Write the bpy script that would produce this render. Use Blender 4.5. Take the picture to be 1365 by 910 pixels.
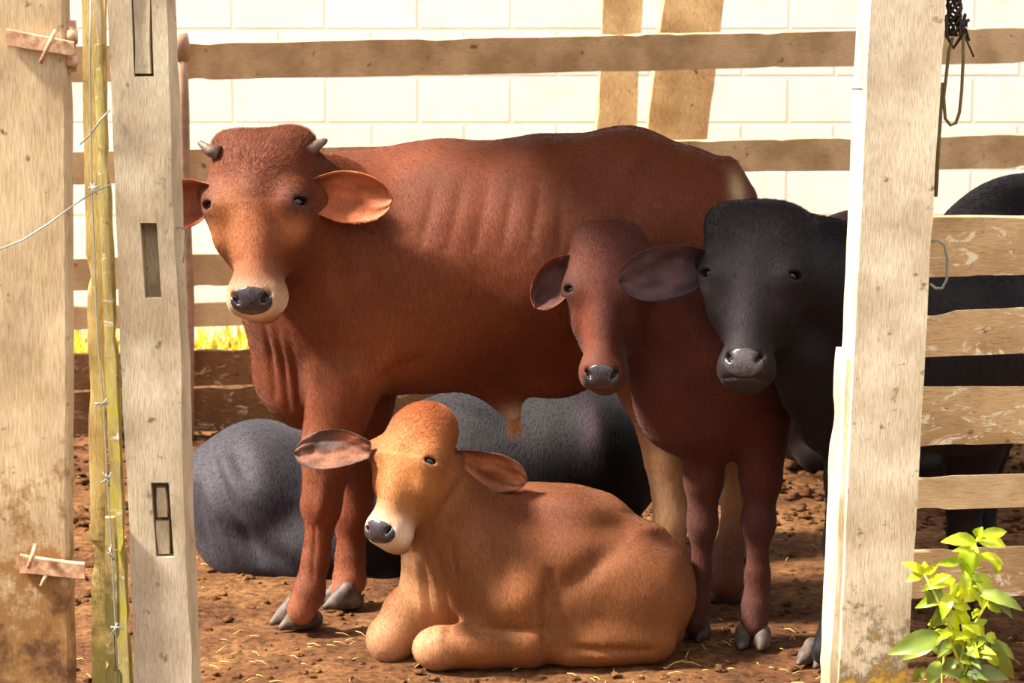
import bpy, bmesh, math, random
import numpy as np
from mathutils import Vector, Matrix, noise as mnoise

random.seed(7); np.random.seed(7)
for o in list(bpy.data.objects): bpy.data.objects.remove(o)
SC = bpy.context.scene
COL = SC.collection

# ------------------------------------------------------------------ camera
FPX = 3445.0; CAMH = 1.6; PITCH = math.radians(8.06)
cam = bpy.data.cameras.new('camera'); camo = bpy.data.objects.new('camera', cam); COL.objects.link(camo)
cam.sensor_width = 36; cam.lens = FPX/1365*36; cam.clip_end = 200
camo.location = (0, 0, CAMH); camo.rotation_euler = (math.pi/2-PITCH, 0, 0)
cam.dof.use_dof = True; cam.dof.focus_distance = 6.0; cam.dof.aperture_fstop = 8
SC.camera = camo

# ------------------------------------------------------------------ light
SC.view_settings.view_transform = 'Standard'; SC.view_settings.look = 'None'
SC.view_settings.gamma = 1; SC.view_settings.use_curve_mapping = False
SC.view_settings.exposure = 1.12
w = bpy.data.worlds.new('sky'); SC.world = w; w.use_nodes = True
nt = w.node_tree; bgn = nt.nodes['Background']
wg = nt.nodes.new('ShaderNodeTexCoord'); wsp = nt.nodes.new('ShaderNodeSeparateXYZ'); wr = nt.nodes.new('ShaderNodeValToRGB')
nt.links.new(wg.outputs['Generated'], wsp.inputs[0]); nt.links.new(wsp.outputs[2], wr.inputs[0]); nt.links.new(wr.outputs[0], bgn.inputs[0])
e = wr.color_ramp.elements; e[0].position = 0.0; e[0].color = (.16, .12, .09, 1); e[1].position = .48; e[1].color = (1, .96, .95, 1)   # trees low down, bright sky above
bgn.inputs[1].default_value = 0.92
sun = bpy.data.lights.new('sun', 'SUN'); suno = bpy.data.objects.new('sun', sun); COL.objects.link(suno)
sun.energy = 7.3; sun.angle = math.radians(7); sun.color = (1.0, 0.92, 0.79)
suno.rotation_euler = Vector((0.66, 0.11, -0.74)).to_track_quat('-Z', 'Y').to_euler()

# ------------------------------------------------------------------ helpers
_f = np.array([0, math.cos(PITCH), -math.sin(PITCH)]); _u = np.array([0, math.sin(PITCH), math.cos(PITCH)])
CAM = np.array([0, 0, CAMH])
def T(px, py, Y):
    d = _f + np.array([1., 0, 0])*(px-682.5)/FPX - _u*(py-455)/FPX
    return CAM + d*(Y/d[1])
def SCL(p): return FPX/float(np.dot(np.asarray(p)-CAM, _f))
def G(px, py, z=0.0):
    d = _f + np.array([1., 0, 0])*(px-682.5)/FPX - _u*(py-455)/FPX
    return CAM + d*((z-CAMH)/d[2])
def nrm(v): v = np.asarray(v, float); return v/np.linalg.norm(v)

def mesh_obj(name, V, F, mat, parent=None, col=None, smooth=True, origin=None):
    V = np.asarray(V, float)
    o0 = np.zeros(3) if origin is None else np.asarray(origin, float)
    if parent is not None: o0 = np.array(parent['_o'])
    me = bpy.data.meshes.new(name)
    me.from_pydata((V-o0).tolist(), [], [tuple(int(i) for i in f) for f in F])
    me.update()
    if col is not None:
        a = me.color_attributes.new('Col', 'FLOAT_COLOR', 'POINT')
        c = np.ones((len(V), 4), np.float32); c[:, :3] = col
        a.data.foreach_set('color', c.ravel())
    if smooth: me.polygons.foreach_set('use_smooth', [True]*len(me.polygons))
    if mat: me.materials.append(mat)
    ob = bpy.data.objects.new(name, me); COL.objects.link(ob)
    ob['_o'] = [float(x) for x in o0]
    if parent is not None: ob.parent = parent
    else: ob.location = o0
    return ob
def empty(name, loc):
    o = bpy.data.objects.new(name, None); COL.objects.link(o); o.location = loc; o.empty_display_size = .1
    o['_o'] = [float(x) for x in loc]; return o
def tag(o, label=None, cat=None, group=None, kind=None):
    if label: o['label'] = label
    if cat: o['category'] = cat
    if group: o['group'] = group
    if kind: o['kind'] = kind
    return o

class MB:
    def __init__(s): s.V = []; s.F = []; s.C = []
    def add(s, V, F, c=None):
        n = len(s.V); s.V += [tuple(v) for v in V]; s.F += [tuple(i+n for i in f) for f in F]
        s.C += [c if c is not None else (1, 1, 1)]*len(V)
    def tube(s, pts, rad, n=8, c=None, cap=True, flat=1.0):
        pts = [np.asarray(p, float) for p in pts]; N = len(pts)
        rad = [rad]*N if np.isscalar(rad) else rad
        V = []; F = []; up = None
        for i, p in enumerate(pts):
            t = nrm(pts[min(i+1, N-1)]-pts[max(i-1, 0)])
            if up is None: up = np.array([0, 0, 1.]) if abs(t[2]) < .9 else np.array([0, 1., 0])
            a = np.cross(t, up); a = nrm(a); b = np.cross(a, t); up = b
            for k in range(n):
                th = 2*math.pi*k/n; V.append(p+rad[i]*(a*math.cos(th)+b*math.sin(th)*flat))
        for i in range(N-1):
            for k in range(n): F.append((i*n+k, i*n+(k+1) % n, (i+1)*n+(k+1) % n, (i+1)*n+k))
        if cap: F.append(tuple(range(n))[::-1]); F.append(tuple((N-1)*n+k for k in range(n)))
        s.add(V, F, c)
    def obj(s, name, mat, parent=None, smooth=True, origin=None, col=False):
        return mesh_obj(name, s.V, s.F, mat, parent, np.array(s.C) if col else None, smooth, origin)

def noisev(p, sc, seed=0.0):
    return mnoise.noise(Vector((p[0]*sc+seed, p[1]*sc-seed*.7, p[2]*sc+seed*1.3)))

def plank(name, corners, thick, mat, parent=None, nl=40, nw=5, wob=.003, seed=0., origin=None, chips=0.):
    """corners: 4 world points of front face: start-top, end-top, end-bottom, start-bottom; goes back by thick (vector)"""
    A, B, Cc, D = [np.asarray(c, float) for c in corners]
    thick = np.asarray(thick, float)
    V = []; F = []
    ringN = 2*(nw+1)+2*1
    # cross-section ring: front face nw+1 pts top->bottom, back face nw+1 pts bottom->top
    prof = [(j/nw, 0.0) for j in range(nw+1)] + [(1-j/nw, 1.0) for j in range(nw+1)]
    # soften corners
    for i in range(nl+1):
        t = i/nl; top = A+(B-A)*t; bot = D+(Cc-D)*t
        along = nrm(B-A)
        for (v, d) in prof:
            vv = min(max(v, .0), 1.)
            p = top+(bot-top)*vv+thick*d
            w0 = wob*(noisev(p, 3, seed)*1.5+noisev(p, 14, seed)*.8)
            e = nrm(bot-top)
            if v in (0., 1.):
                sgn = -1 if v == 0. else 1
                c2 = max(0, noisev(p, 9, seed+5)-.25)*chips
                p = p+e*sgn*(w0-c2)
                if d == 0.: p = p-e*sgn*.002
            else: p = p+nrm(thick)*w0*.6
            V.append(p)
    R = len(prof)
    for i in range(nl):
        for k in range(R): F.append((i*R+k, i*R+(k+1) % R, (i+1)*R+(k+1) % R, (i+1)*R+k))
    F.append(tuple(range(R))[::-1]); F.append(tuple(nl*R+k for k in range(R)))
    o = mesh_obj(name, V, F, mat, parent, None, True, origin)
    fix_normals(o); sharp(o, 35)
    return o
def fix_normals(o):
    bm = bmesh.new(); bm.from_mesh(o.data); bmesh.ops.recalc_face_normals(bm, faces=bm.faces); bm.to_mesh(o.data); bm.free()
def sharp(o, deg):
    me = o.data
    bm = bmesh.new(); bm.from_mesh(me)
    for e in bm.edges:
        e.smooth = not (len(e.link_faces) == 2 and e.calc_face_angle(0) > math.radians(deg))
    bm.to_mesh(me); bm.free()

# ------------------------------------------------------------------ materials
def mat(name):
    m = bpy.data.materials.new(name); m.use_nodes = True
    return m, m.node_tree.nodes, m.node_tree.links, m.node_tree.nodes['Principled BSDF']
def lin(c):
    return tuple(((x/255)/12.92 if x/255 <= .04045 else ((x/255+.055)/1.055)**2.4) for x in c)
def nodes_ramp(N, stops):
    r = N.new('ShaderNodeValToRGB'); e = r.color_ramp.elements
    while len(e) < len(stops): e.new(.5)
    for i, (p, c) in enumerate(stops): e[i].position = p; e[i].color = (*c, 1)
    return r
def wood(name, base, dark, light, grain=(1, 1, 1), lichen=None, lz=(0, 0.5), paint=None, scale=9, knots=True):
    """grain: scale vector (small value along the grain)"""
    m, N, L, B = mat(name)
    tc = N.new('ShaderNodeNewGeometry')
    mp = N.new('ShaderNodeMapping'); mp.inputs['Scale'].default_value = grain
    L.new(tc.outputs['Position'], mp.inputs['Vector'])
    n1 = N.new('ShaderNodeTexNoise'); n1.inputs['Scale'].default_value = scale*7; n1.inputs['Detail'].default_value = 8; n1.inputs['Roughness'].default_value = .65
    L.new(mp.outputs[0], n1.inputs['Vector'])
    r1 = nodes_ramp(N, [(.22, dark), (.5, base), (.8, light)]); L.new(n1.outputs[0], r1.inputs[0])
    n2 = N.new('ShaderNodeTexNoise'); n2.inputs['Scale'].default_value = 7; n2.inputs['Detail'].default_value = 5
    L.new(tc.outputs['Position'], n2.inputs['Vector'])
    r2 = nodes_ramp(N, [(.35, (.62, .55, .48)), (.6, (1, 1, 1))]); L.new(n2.outputs[0], r2.inputs[0])
    mx = N.new('ShaderNodeMix'); mx.data_type = 'RGBA'; mx.blend_type = 'MULTIPLY'; mx.inputs[0].default_value = .8
    L.new(r1.outputs[0], mx.inputs[6]); L.new(r2.outputs[0], mx.inputs[7])
    out = mx.outputs[2]
    # dirt specks / knots
    n3 = N.new('ShaderNodeTexNoise'); n3.inputs['Scale'].default_value = 30; n3.inputs['Detail'].default_value = 4
    L.new(tc.outputs['Position'], n3.inputs['Vector'])
    r3 = nodes_ramp(N, [(.66, (0, 0, 0)), (.74, (1, 1, 1))]); L.new(n3.outputs[0], r3.inputs[0])
    mk = N.new('ShaderNodeMix'); mk.data_type = 'RGBA'; L.new(r3.outputs[0], mk.inputs[0]); L.new(out, mk.inputs[6]); mk.inputs[7].default_value = (*[x*.45 for x in dark], 1)
    out = mk.outputs[2]
    if paint:
        n4 = N.new('ShaderNodeTexNoise'); n4.inputs['Scale'].default_value = 22; n4.inputs['Detail'].default_value = 9; n4.inputs['Roughness'].default_value = .75; n4.inputs['Distortion'].default_value = 1.
        mp4 = N.new('ShaderNodeMapping'); mp4.inputs['Scale'].default_value = (.5, 1, 1.2); L.new(tc.outputs['Position'], mp4.inputs['Vector']); L.new(mp4.outputs[0], n4.inputs['Vector'])
        r4 = nodes_ramp(N, [(paint[1], (0, 0, 0)), (paint[1]+.05, (1, 1, 1))]); L.new(n4.outputs[0], r4.inputs[0])
        mk = N.new('ShaderNodeMix'); mk.data_type = 'RGBA'; L.new(r4.outputs[0], mk.inputs[0]); L.new(out, mk.inputs[6]); mk.inputs[7].default_value = (*paint[0], 1)
        out = mk.outputs[2]
    if lichen:
        for (lc, z0, z1, th) in lichen:
            sp = N.new('ShaderNodeSeparateXYZ'); L.new(tc.outputs['Position'], sp.inputs[0])
            mr = N.new('ShaderNodeMapRange'); mr.inputs[1].default_value = z0; mr.inputs[2].default_value = z1; mr.inputs[3].default_value = 1; mr.inputs[4].default_value = 0
            L.new(sp.outputs[2], mr.inputs[0])
            n5 = N.new('ShaderNodeTexNoise'); n5.inputs['Scale'].default_value = 14; n5.inputs['Detail'].default_value = 7; n5.inputs['Roughness'].default_value = .7
            L.new(tc.outputs['Position'], n5.inputs['Vector'])
            ad = N.new('ShaderNodeMath'); ad.operation = 'MULTIPLY_ADD'; ad.inputs[1].default_value = .55; L.new(mr.outputs[0], ad.inputs[0]); L.new(n5.outputs[0], ad.inputs[2])
            r5 = nodes_ramp(N, [(th, (0, 0, 0)), (min(th+.13, 1), (1, 1, 1))]); L.new(ad.outputs[0], r5.inputs[0])
            mk = N.new('ShaderNodeMix'); mk.data_type = 'RGBA'; L.new(r5.outputs[0], mk.inputs[0]); L.new(out, mk.inputs[6]); mk.inputs[7].default_value = (*lc, 1)
            out = mk.outputs[2]
    L.new(out, B.inputs['Base Color']); B.inputs['Roughness'].default_value = .85; B.inputs['Specular IOR Level'].default_value = .2
    bp = N.new('ShaderNodeBump'); bp.inputs['Strength'].default_value = .4; bp.inputs['Distance'].default_value = .003
    L.new(n1.outputs[0], bp.inputs['Height']); L.new(bp.outputs[0], B.inputs['Normal'])
    return m
def plain(name, c, rough=.6, metal=0., noise=0., coat=0., nscale=40, dark=None):
    m, N, L, B = mat(name)
    B.inputs['Base Color'].default_value = (*c, 1); B.inputs['Roughness'].default_value = rough; B.inputs['Metallic'].default_value = metal
    B.inputs['Coat Weight'].default_value = coat
    g = N.new('ShaderNodeNewGeometry')
    n = N.new('ShaderNodeTexNoise'); n.inputs['Scale'].default_value = nscale; n.inputs['Detail'].default_value = 6
    L.new(g.outputs['Position'], n.inputs['Vector'])
    d = dark if dark else tuple(x*(1-noise) for x in c)
    r = nodes_ramp(N, [(.35, d), (.62, c)]); L.new(n.outputs[0], r.inputs[0]); L.new(r.outputs[0], B.inputs['Base Color'])
    if noise > 0:
        bp = N.new('ShaderNodeBump'); bp.inputs['Strength'].default_value = .3; bp.inputs['Distance'].default_value = .003
        L.new(n.outputs[0], bp.inputs['Height']); L.new(bp.outputs[0], B.inputs['Normal'])
    return m
def coat_mat(name, var=.3, sheen=.08, rough=.62, spec=.25, hairdir=(60, 60, 12)):
    m, N, L, B = mat(name)
    at = N.new('ShaderNodeAttribute'); at.attribute_name = 'Col'
    g = N.new('ShaderNodeNewGeometry')
    n = N.new('ShaderNodeTexNoise'); n.inputs['Scale'].default_value = 5; n.inputs['Detail'].default_value = 5; L.new(g.outputs['Position'], n.inputs['Vector'])
    r = nodes_ramp(N, [(.3, (1-var, 1-var, 1-var)), (.68, (1+var*.4, 1+var*.4, 1+var*.4))]); L.new(n.outputs[0], r.inputs[0])
    mp = N.new('ShaderNodeMapping'); mp.inputs['Scale'].default_value = hairdir; L.new(g.outputs['Position'], mp.inputs['Vector'])
    h = N.new('ShaderNodeTexNoise'); h.inputs['Scale'].default_value = 3.2; h.inputs['Detail'].default_value = 6; h.inputs['Roughness'].default_value = .7; h.inputs['Distortion'].default_value = .6
    L.new(mp.outputs[0], h.inputs['Vector'])
    r2 = nodes_ramp(N, [(.3, (.72, .72, .72)), (.7, (1.2, 1.2, 1.2))]); L.new(h.outputs[0], r2.inputs[0])
    a = N.new('ShaderNodeMix'); a.data_type = 'RGBA'; a.blend_type = 'MULTIPLY'; a.inputs[0].default_value = 1; L.new(at.outputs[0], a.inputs[6]); L.new(r.outputs[0], a.inputs[7])
    b = N.new('ShaderNodeMix'); b.data_type = 'RGBA'; b.blend_type = 'MULTIPLY'; b.inputs[0].default_value = 1; L.new(a.outputs[2], b.inputs[6]); L.new(r2.outputs[0], b.inputs[7])
    L.new(b.outputs[2], B.inputs['Base Color'])
    B.inputs['Roughness'].default_value = rough; B.inputs['Specular IOR Level'].default_value = spec
    B.inputs['Sheen Weight'].default_value = sheen; B.inputs['Sheen Roughness'].default_value = .4
    bp = N.new('ShaderNodeBump'); bp.inputs['Strength'].default_value = .5; bp.inputs['Distance'].default_value = .004
    L.new(h.outputs[0], bp.inputs['Height']); L.new(bp.outputs[0], B.inputs['Normal'])
    return m

def fur_mat(sp=.22):
    m, N, L, B = mat('short_hair')
    at = N.new('ShaderNodeAttribute'); at.attribute_name = 'Col'; L.new(at.outputs[0], B.inputs['Base Color'])
    B.inputs['Roughness'].default_value = .55; B.inputs['Specular IOR Level'].default_value = sp
    return m
# ------------------------------------------------------------------ implicit-surface modelling
class Prim:
    pass
def cone(a, b, ra, rb, k=.03, ax=None, fac=1., op=1):
    p = Prim(); p.t = 0; p.a = np.asarray(a, float); p.b = np.asarray(b, float); p.ra = ra; p.rb = rb; p.k = k
    p.ax = None if ax is None else nrm(ax); p.fac = fac; p.op = op
    R = max(ra, rb)*max(1, 1/fac)
    p.lo = np.minimum(p.a, p.b)-R; p.hi = np.maximum(p.a, p.b)+R
    return p
def ell(c, r, R=None, k=.03, op=1):
    p = Prim(); p.t = 1; p.c = np.asarray(c, float); p.r = np.asarray(r, float); p.R = np.eye(3) if R is None else np.asarray(R, float)  # columns = axes
    p.k = k; p.op = op
    e = np.sqrt(((p.R*p.r[None, :])**2).sum(1))
    p.lo = p.c-e; p.hi = p.c+e
    return p
def dist(p, X, Y, Z):
    if p.t == 0:
        px = X-p.a[0]; py = Y-p.a[1]; pz = Z-p.a[2]; ba = p.b-p.a
        if p.ax is not None:
            f = p.fac-1; a = p.ax; d = (px*a[0]+py*a[1]+pz*a[2])*f
            px = px+d*a[0]; py = py+d*a[1]; pz = pz+d*a[2]; ba = ba+a*np.dot(ba, a)*f
        h = np.clip((px*ba[0]+py*ba[1]+pz*ba[2])/max(np.dot(ba, ba), 1e-9), 0, 1)
        return np.sqrt((px-h*ba[0])**2+(py-h*ba[1])**2+(pz-h*ba[2])**2)-(p.ra+(p.rb-p.ra)*h)
    px = X-p.c[0]; py = Y-p.c[1]; pz = Z-p.c[2]
    q = [px*p.R[0, i]+py*p.R[1, i]+pz*p.R[2, i] for i in range(3)]
    k0 = np.sqrt(sum((q[i]/p.r[i])**2 for i in range(3)))
    k1 = np.sqrt(sum((q[i]/p.r[i]**2)**2 for i in range(3)))+1e-9
    return k0*(k0-1)/k1
def field(prims, xs, ys, zs):
    F = np.full((len(xs), len(ys), len(zs)), .2, np.float32)
    for p in prims:
        m = p.k+.03
        sl = []
        for a, lo, hi in ((xs, p.lo[0], p.hi[0]), (ys, p.lo[1], p.hi[1]), (zs, p.lo[2], p.hi[2])):
            sl.append(slice(max(0, np.searchsorted(a, lo-m)-1), np.searchsorted(a, hi+m)+1))
        X, Y, Z = np.meshgrid(xs[sl[0]], ys[sl[1]], zs[sl[2]], indexing='ij', sparse=True)
        if X.size == 0 or Y.size == 0 or Z.size == 0: continue
        d = dist(p, X, Y, Z).astype(np.float32); a = F[sl[0], sl[1], sl[2]]
        if p.op > 0:
            h = np.clip(.5+.5*(a-d)/p.k, 0, 1); F[sl[0], sl[1], sl[2]] = a+(d-a)*h-p.k*h*(1-h)
        else:
            d = -d; h = np.clip(.5-.5*(a-d)/p.k, 0, 1); F[sl[0], sl[1], sl[2]] = a+(d-a)*h+p.k*h*(1-h)
    return F
def nets(F, xs, ys, zs, smooth=1):
    S = F < 0; nx, ny, nz = F.shape
    c = np.zeros((nx-1, ny-1, nz-1), np.int8); offs = [(i, j, k) for i in (0, 1) for j in (0, 1) for k in (0, 1)]
    for (i, j, k) in offs: c += S[i:nx-1+i, j:ny-1+j, k:nz-1+k]
    act = np.argwhere((c > 0) & (c < 8)); n = len(act)
    vid = np.full(c.shape, -1, np.int64); vid[act[:, 0], act[:, 1], act[:, 2]] = np.arange(n)
    fv = np.zeros((n, 8)); P = np.zeros((n, 8, 3))
    for q, (i, j, k) in enumerate(offs):
        a, b, d = act[:, 0]+i, act[:, 1]+j, act[:, 2]+k
        fv[:, q] = F[a, b, d]; P[:, q, 0] = xs[a]; P[:, q, 1] = ys[b]; P[:, q, 2] = zs[d]
    acc = np.zeros((n, 3)); cnt = np.zeros(n)
    for q in range(8):
        for bit in (4, 2, 1):
            if q & bit: continue
            r = q | bit; f0 = fv[:, q]; f1 = fv[:, r]; m = (f0 < 0) != (f1 < 0)
            t = np.where(m, f0/(f0-f1+1e-20), 0)
            acc += np.where(m[:, None], P[:, q]+(P[:, r]-P[:, q])*t[:, None], 0); cnt += m
    V = acc/cnt[:, None]
    Q = []
    def quads(m, shifts, flip):
        ii = np.argwhere(m)
        cells = []
        for s in shifts: cells.append(vid[ii[:, 0]+s[0], ii[:, 1]+s[1], ii[:, 2]+s[2]])
        q = np.stack(cells, 1)
        q[flip[m]] = q[flip[m]][:, ::-1]
        Q.append(q)
    m = np.zeros(S.shape, bool); d = S[:-1] != S[1:]; m[:-1, 1:-1, 1:-1] = d[:, 1:-1, 1:-1]
    quads(m, [(0, -1, -1), (0, 0, -1), (0, 0, 0), (0, -1, 0)], ~S)
    m = np.zeros(S.shape, bool); d = S[:, :-1] != S[:, 1:]; m[1:-1, :-1, 1:-1] = d[1:-1, :, 1:-1]
    quads(m, [(-1, 0, -1), (-1, 0, 0), (0, 0, 0), (0, 0, -1)], ~S)
    m = np.zeros(S.shape, bool); d = S[:, :, :-1] != S[:, :, 1:]; m[1:-1, 1:-1, :-1] = d[1:-1, 1:-1, :]
    quads(m, [(-1, -1, 0), (0, -1, 0), (0, 0, 0), (-1, 0, 0)], ~S)
    Q = np.concatenate(Q); Q = Q[(Q >= 0).all(1)]
    for it in range(smooth):
        s = np.zeros_like(V); cn = np.zeros(n)
        for a, b in ((0, 1), (1, 2), (2, 3), (3, 0)):
            for u, v in ((a, b), (b, a)):
                for ch in range(3): s[:, ch] += np.bincount(Q[:, u], V[Q[:, v], ch], n)
                cn += np.bincount(Q[:, u], minlength=n)
        V = V*.5+.5*s/np.maximum(cn, 1)[:, None]
    return V, Q
def axis(lo, hi, coarse, fine, boxes):
    a = [lo]
    while a[-1] < hi:
        x = a[-1]; f = any(b0-.03 <= x <= b1+.03 for b0, b1 in boxes)
        a.append(x+(fine if f else coarse))
    return np.array(a)
def sdf_mesh(prims, coarse=.011, fine=.0045, boxes=(), clip=None, grow=0., smooth=1):
    lo = np.min([p.lo for p in prims if p.op > 0], 0)-.03; hi = np.max([p.hi for p in prims if p.op > 0], 0)+.03
    if clip is not None: lo = np.maximum(lo, clip.lo-.02); hi = np.minimum(hi, clip.hi+.02)
    ax = [axis(lo[i], hi[i], coarse, fine, [(b[0][i], b[1][i]) for b in boxes]) for i in range(3)]
    F = field(prims, *ax)-grow
    if clip is not None:
        X, Y, Z = np.meshgrid(*ax, indexing='ij', sparse=True); F = np.maximum(F, dist(clip, X, Y, Z))
    return nets(F, *ax, smooth=smooth)

def ear_mesh(base, tip, N, W, droop=0., cup=.4, cin=(.3, .1, .05), cback=(.3, .1, .05), rim=None, fold=0., nu=34, nv=18, th=.0045, pt=.9, mot=.5):
    base = np.asarray(base, float); tip = np.asarray(tip, float); Lv = tip-base; Ln = np.linalg.norm(Lv); L = Lv/Ln
    N = np.asarray(N, float); N = nrm(N-L*np.dot(N, L)); Wd = np.cross(L, N)
    V = []; C = []
    for side in (0, 1):
        for i in range(nu+1):
            u = 1-(1-i/nu)**1.5
            if u < .5: wd = W*(.42+.58*math.sin(math.pi/2*u/.5)**.9)
            else: wd = W*max(0.0015, (1-((u-.5)/.5)**2.4))**.52
            ctr = base+L*Ln*u+np.array([0, 0, -droop*u*u]) 
            cc = cup*(1.0+.9*(1-u)**2)
            for j in range(nv+1):
                v = -1+2*j/nv
                ang = v*min(1.35, cc*1.6)
                R = wd/max(math.sin(min(1.35, cc*1.6)), .3)
                y = R*math.sin(ang); dz = R*(1-math.cos(ang))     # edges lift to +N (opening faces N)
                if fold: dz += fold*wd*max(0, v-.3)**1.5*2
                if fold: y -= fold*wd*max(0, v-.3)**1.5*.9
                thk = th*(1.0-.5*abs(v)**4)
                pos = ctr+Wd*y+N*(dz-R*.15)+(N*thk if side == 0 else -N*thk)
                pos = pos+N*(.010*mnoise.noise(Vector((u*3, v*1.6, W*90)))+.004*mnoise.noise(Vector((u*7, v*4, W*90))))
                V.append(pos)
                if side == 0:
                    m = min(1, max(0, .5+.9*mnoise.noise(Vector((u*3.2, v*2.2, W*50)))))
                    m2 = max(0, mnoise.noise(Vector((u*6+9, v*5, 3.))))*.7
                    c = np.array(cin)*(1-mot*m)+np.array(cback)*mot*m*.6
                    c = c*(1-m2*.5)
                    if rim is not None:
                        e = max(abs(v)**7, (max(0, u-.9)/.1)**2); c = c*(1-e)+np.array(rim)*e
                else: c = np.array(cback)
                C.append(c)
    F = []; n1 = nv+1; off = (nu+1)*n1
    for i in range(nu):
        for j in range(nv):
            a = i*n1+j; F.append((a, a+1, a+n1+1, a+n1)); F.append((off+a, off+a+n1, off+a+n1+1, off+a+1))
    for i in range(nu):
        a = i*n1; F.append((a, a+n1, off+a+n1, off+a)); a = i*n1+nv; F.append((a, off+a, off+a+n1, a+n1))
    for j in range(nv):
        a = nu*n1+j; F.append((a, a+1, off+a+1, off+a)); F.append((j, off+j, off+j+1, j+1))
    return np.array(V), F, np.array(C)

class Beast:
    def __init__(s, name, base_col): s.name = name; s.P = []; s.boxes = []; s.base = np.array(base_col); s.blobs = []; s.extra = []; s.kids = []; s.sc = []; s.Hs = []; s.eyes = []
    def pc(s, a, b, ra, rb, k=.03, ax=(0, 1, 0), fac=1.):   # pixel+depth cone, radii in pixels
        A = T(*a); B = T(*b); s.P.append(cone(A, B, ra/SCL(A), rb/SCL(B), k, ax if fac != 1 else None, fac)); return s
    def pe(s, c, r, ydepth, k=.03, rot=0., op=1):
        Cc = T(*c); q = SCL(Cc); ca, sa = math.cos(rot), math.sin(rot)
        R = np.array([[ca, 0, -sa], [0, 1, 0], [sa, 0, ca]])
        s.P.append(ell(Cc, (r[0]/q, ydepth, r[1]/q), R, k, op)); return s
    def w(s, a, b, ra, rb, k=.03, ax=None, fac=1.): s.P.append(cone(a, b, ra, rb, k, ax, fac)); return s
    def blob(s, c, r, col, st=1., ax=(1, 1, 1)): s.blobs.append((np.asarray(c, float), r, np.array(col), st, np.array(ax, float)))
    def head(s, muzzle, poll, F, L, eyecol, wide=1., deep=1., mz=1., nose_mat=None, eye_mat=None, pollflat=1., jaw=1., pollc=None, mouth=None, nosez=.078, nosew=1.):
        O = np.asarray(muzzle, float); Z = nrm(np.asarray(poll, float)-O)
        F = np.asarray(F, float); F = nrm(F-Z*np.dot(F, Z)); Y = -F; X = np.cross(Y, Z)
        R = np.stack([X, Y, Z], 1)
        def H(x, y, z): return O+R@np.array([x*wide*L, y*deep*L, z*L])
        def E(x, y, z, a, b, c, k=.03, op=1, rot=None):
            RR = R if rot is None else R@rot
            return ell(H(x, y, z), (a*wide*L, b*deep*L, c*L), RR, k*L/.45, op)
        def K(p, q, ra, rb, k=.03, ax=None, fac=1.): return cone(H(*p), H(*q), ra*L, rb*L, k*L/.45, None if ax is None else R@np.array(ax), fac)
        hp = [E(0, .22, .80, .225, .20, .18*pollflat), E(0, .15, .70, .225, .125, .20, .05), E(0, .26, .90, .15, .14, .10, .05),
              K((0, .17, .62), (0, .13, .17), .150, .098, .05), K((0, .27, .55), (0, .20, .15), .125*jaw, .09, .04),
              E(0, .15, .118, .132*mz, .140, .098, .045), E(0, .27, .065, .085*mz, .08, .045, .03)]
        for sx in (-1, 1):
            if pollc: hp.append(E(sx*pollc[0], .22, pollc[1], pollc[2], .12, pollc[2], .05))
            hp += [E(sx*.125, .30, .50, .085*jaw, .19, .20, .06),                       # cheek
                   E(sx*.178, .140, .672, .046, .055, .035, .045),                       # brow
                   E(sx*.165, .15, .50, .045, .06, .10, .05),                            # facial crest
                   E(sx*.095, .12, .12, .052*mz, .09, .072, .03)]                        # nostril wing
        hp.append(E(0, .055, .36, .06, .05, .24, .05))                                   # nasal bone
        ca, sa = math.cos(.85), math.sin(.85)
        for sx in (-1, 1):
            er = np.array([[ca, -sa*sx*-1, 0], [-sa*sx, ca, 0], [0, 0, 1]]); er = np.stack([nrm([ca*sx, -sa, 0]), nrm([sa*sx, ca, 0]), [0, 0, 1]], 1)
            c0 = np.array([.174*sx, .108, .592]); on = er[:, 0]
            hp.append(E(*(c0+on*.018), .058, .075, .050, .05, 1, er))                    # orbit swelling
            hp.append(E(*(c0+on*.070), .046, .041, .0215, .006, -1, er))                  # lid opening
        s_np = []
        for sx in (-1, 1):
            a = sx*.55; rt = np.array([[math.cos(a), 0, math.sin(a)], [0, 1, 0], [-math.sin(a), 0, math.cos(a)]])
            hp.append(E(sx*.088*mz, .020, nosez+.022, .015, .035, .034, .010, -1, rt))            # nostril
        if mouth is not None: hp.append(E(0, .12, mouth, .125*mz, .11, .004, .008, -1))                          # mouth line
        s.P += hp; s.Hs.append((H, L, R))
        pts = np.array([H(x, y, z) for x in (-.3, .3) for y in (-.05, .35) for z in (-.05, 1.05)])
        s.boxes.append((pts.min(0), pts.max(0)))
        # nose pad
        V, Q = sdf_mesh(hp, .0035, .0035, (), clip=E(0, -.01, nosez, .116*mz*nosew, .125, .074), grow=.0022, smooth=1)
        s.kids.append(('nose', V, Q, nose_mat))
        for sx in (-1, 1):
            c = H(*(np.array([.174*sx, .108, .592])+np.array([ca*sx, -sa, 0])*.020)); r = .052*L
            th = np.linspace(0, math.pi, 17); ph = np.linspace(0, 2*math.pi, 25)[:-1]
            V = np.array([c+r*np.array([math.sin(t)*math.cos(q), math.sin(t)*math.sin(q), math.cos(t)]) for t in th for q in ph])
            Q = [(i*24+j, i*24+(j+1) % 24, (i+1)*24+(j+1) % 24, (i+1)*24+j)[::-1] for i in range(16) for j in range(24)]
            s.kids.append(('eye', V, Q, eye_mat))
            s.blob(H(sx*.212, .065, .592), .066*L, eyecol, 1.0); s.eyes.append((c, .052*L))
        return H
    def ear(s, *a, **k): s.extra.append(ear_mesh(*a, **k))
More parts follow.
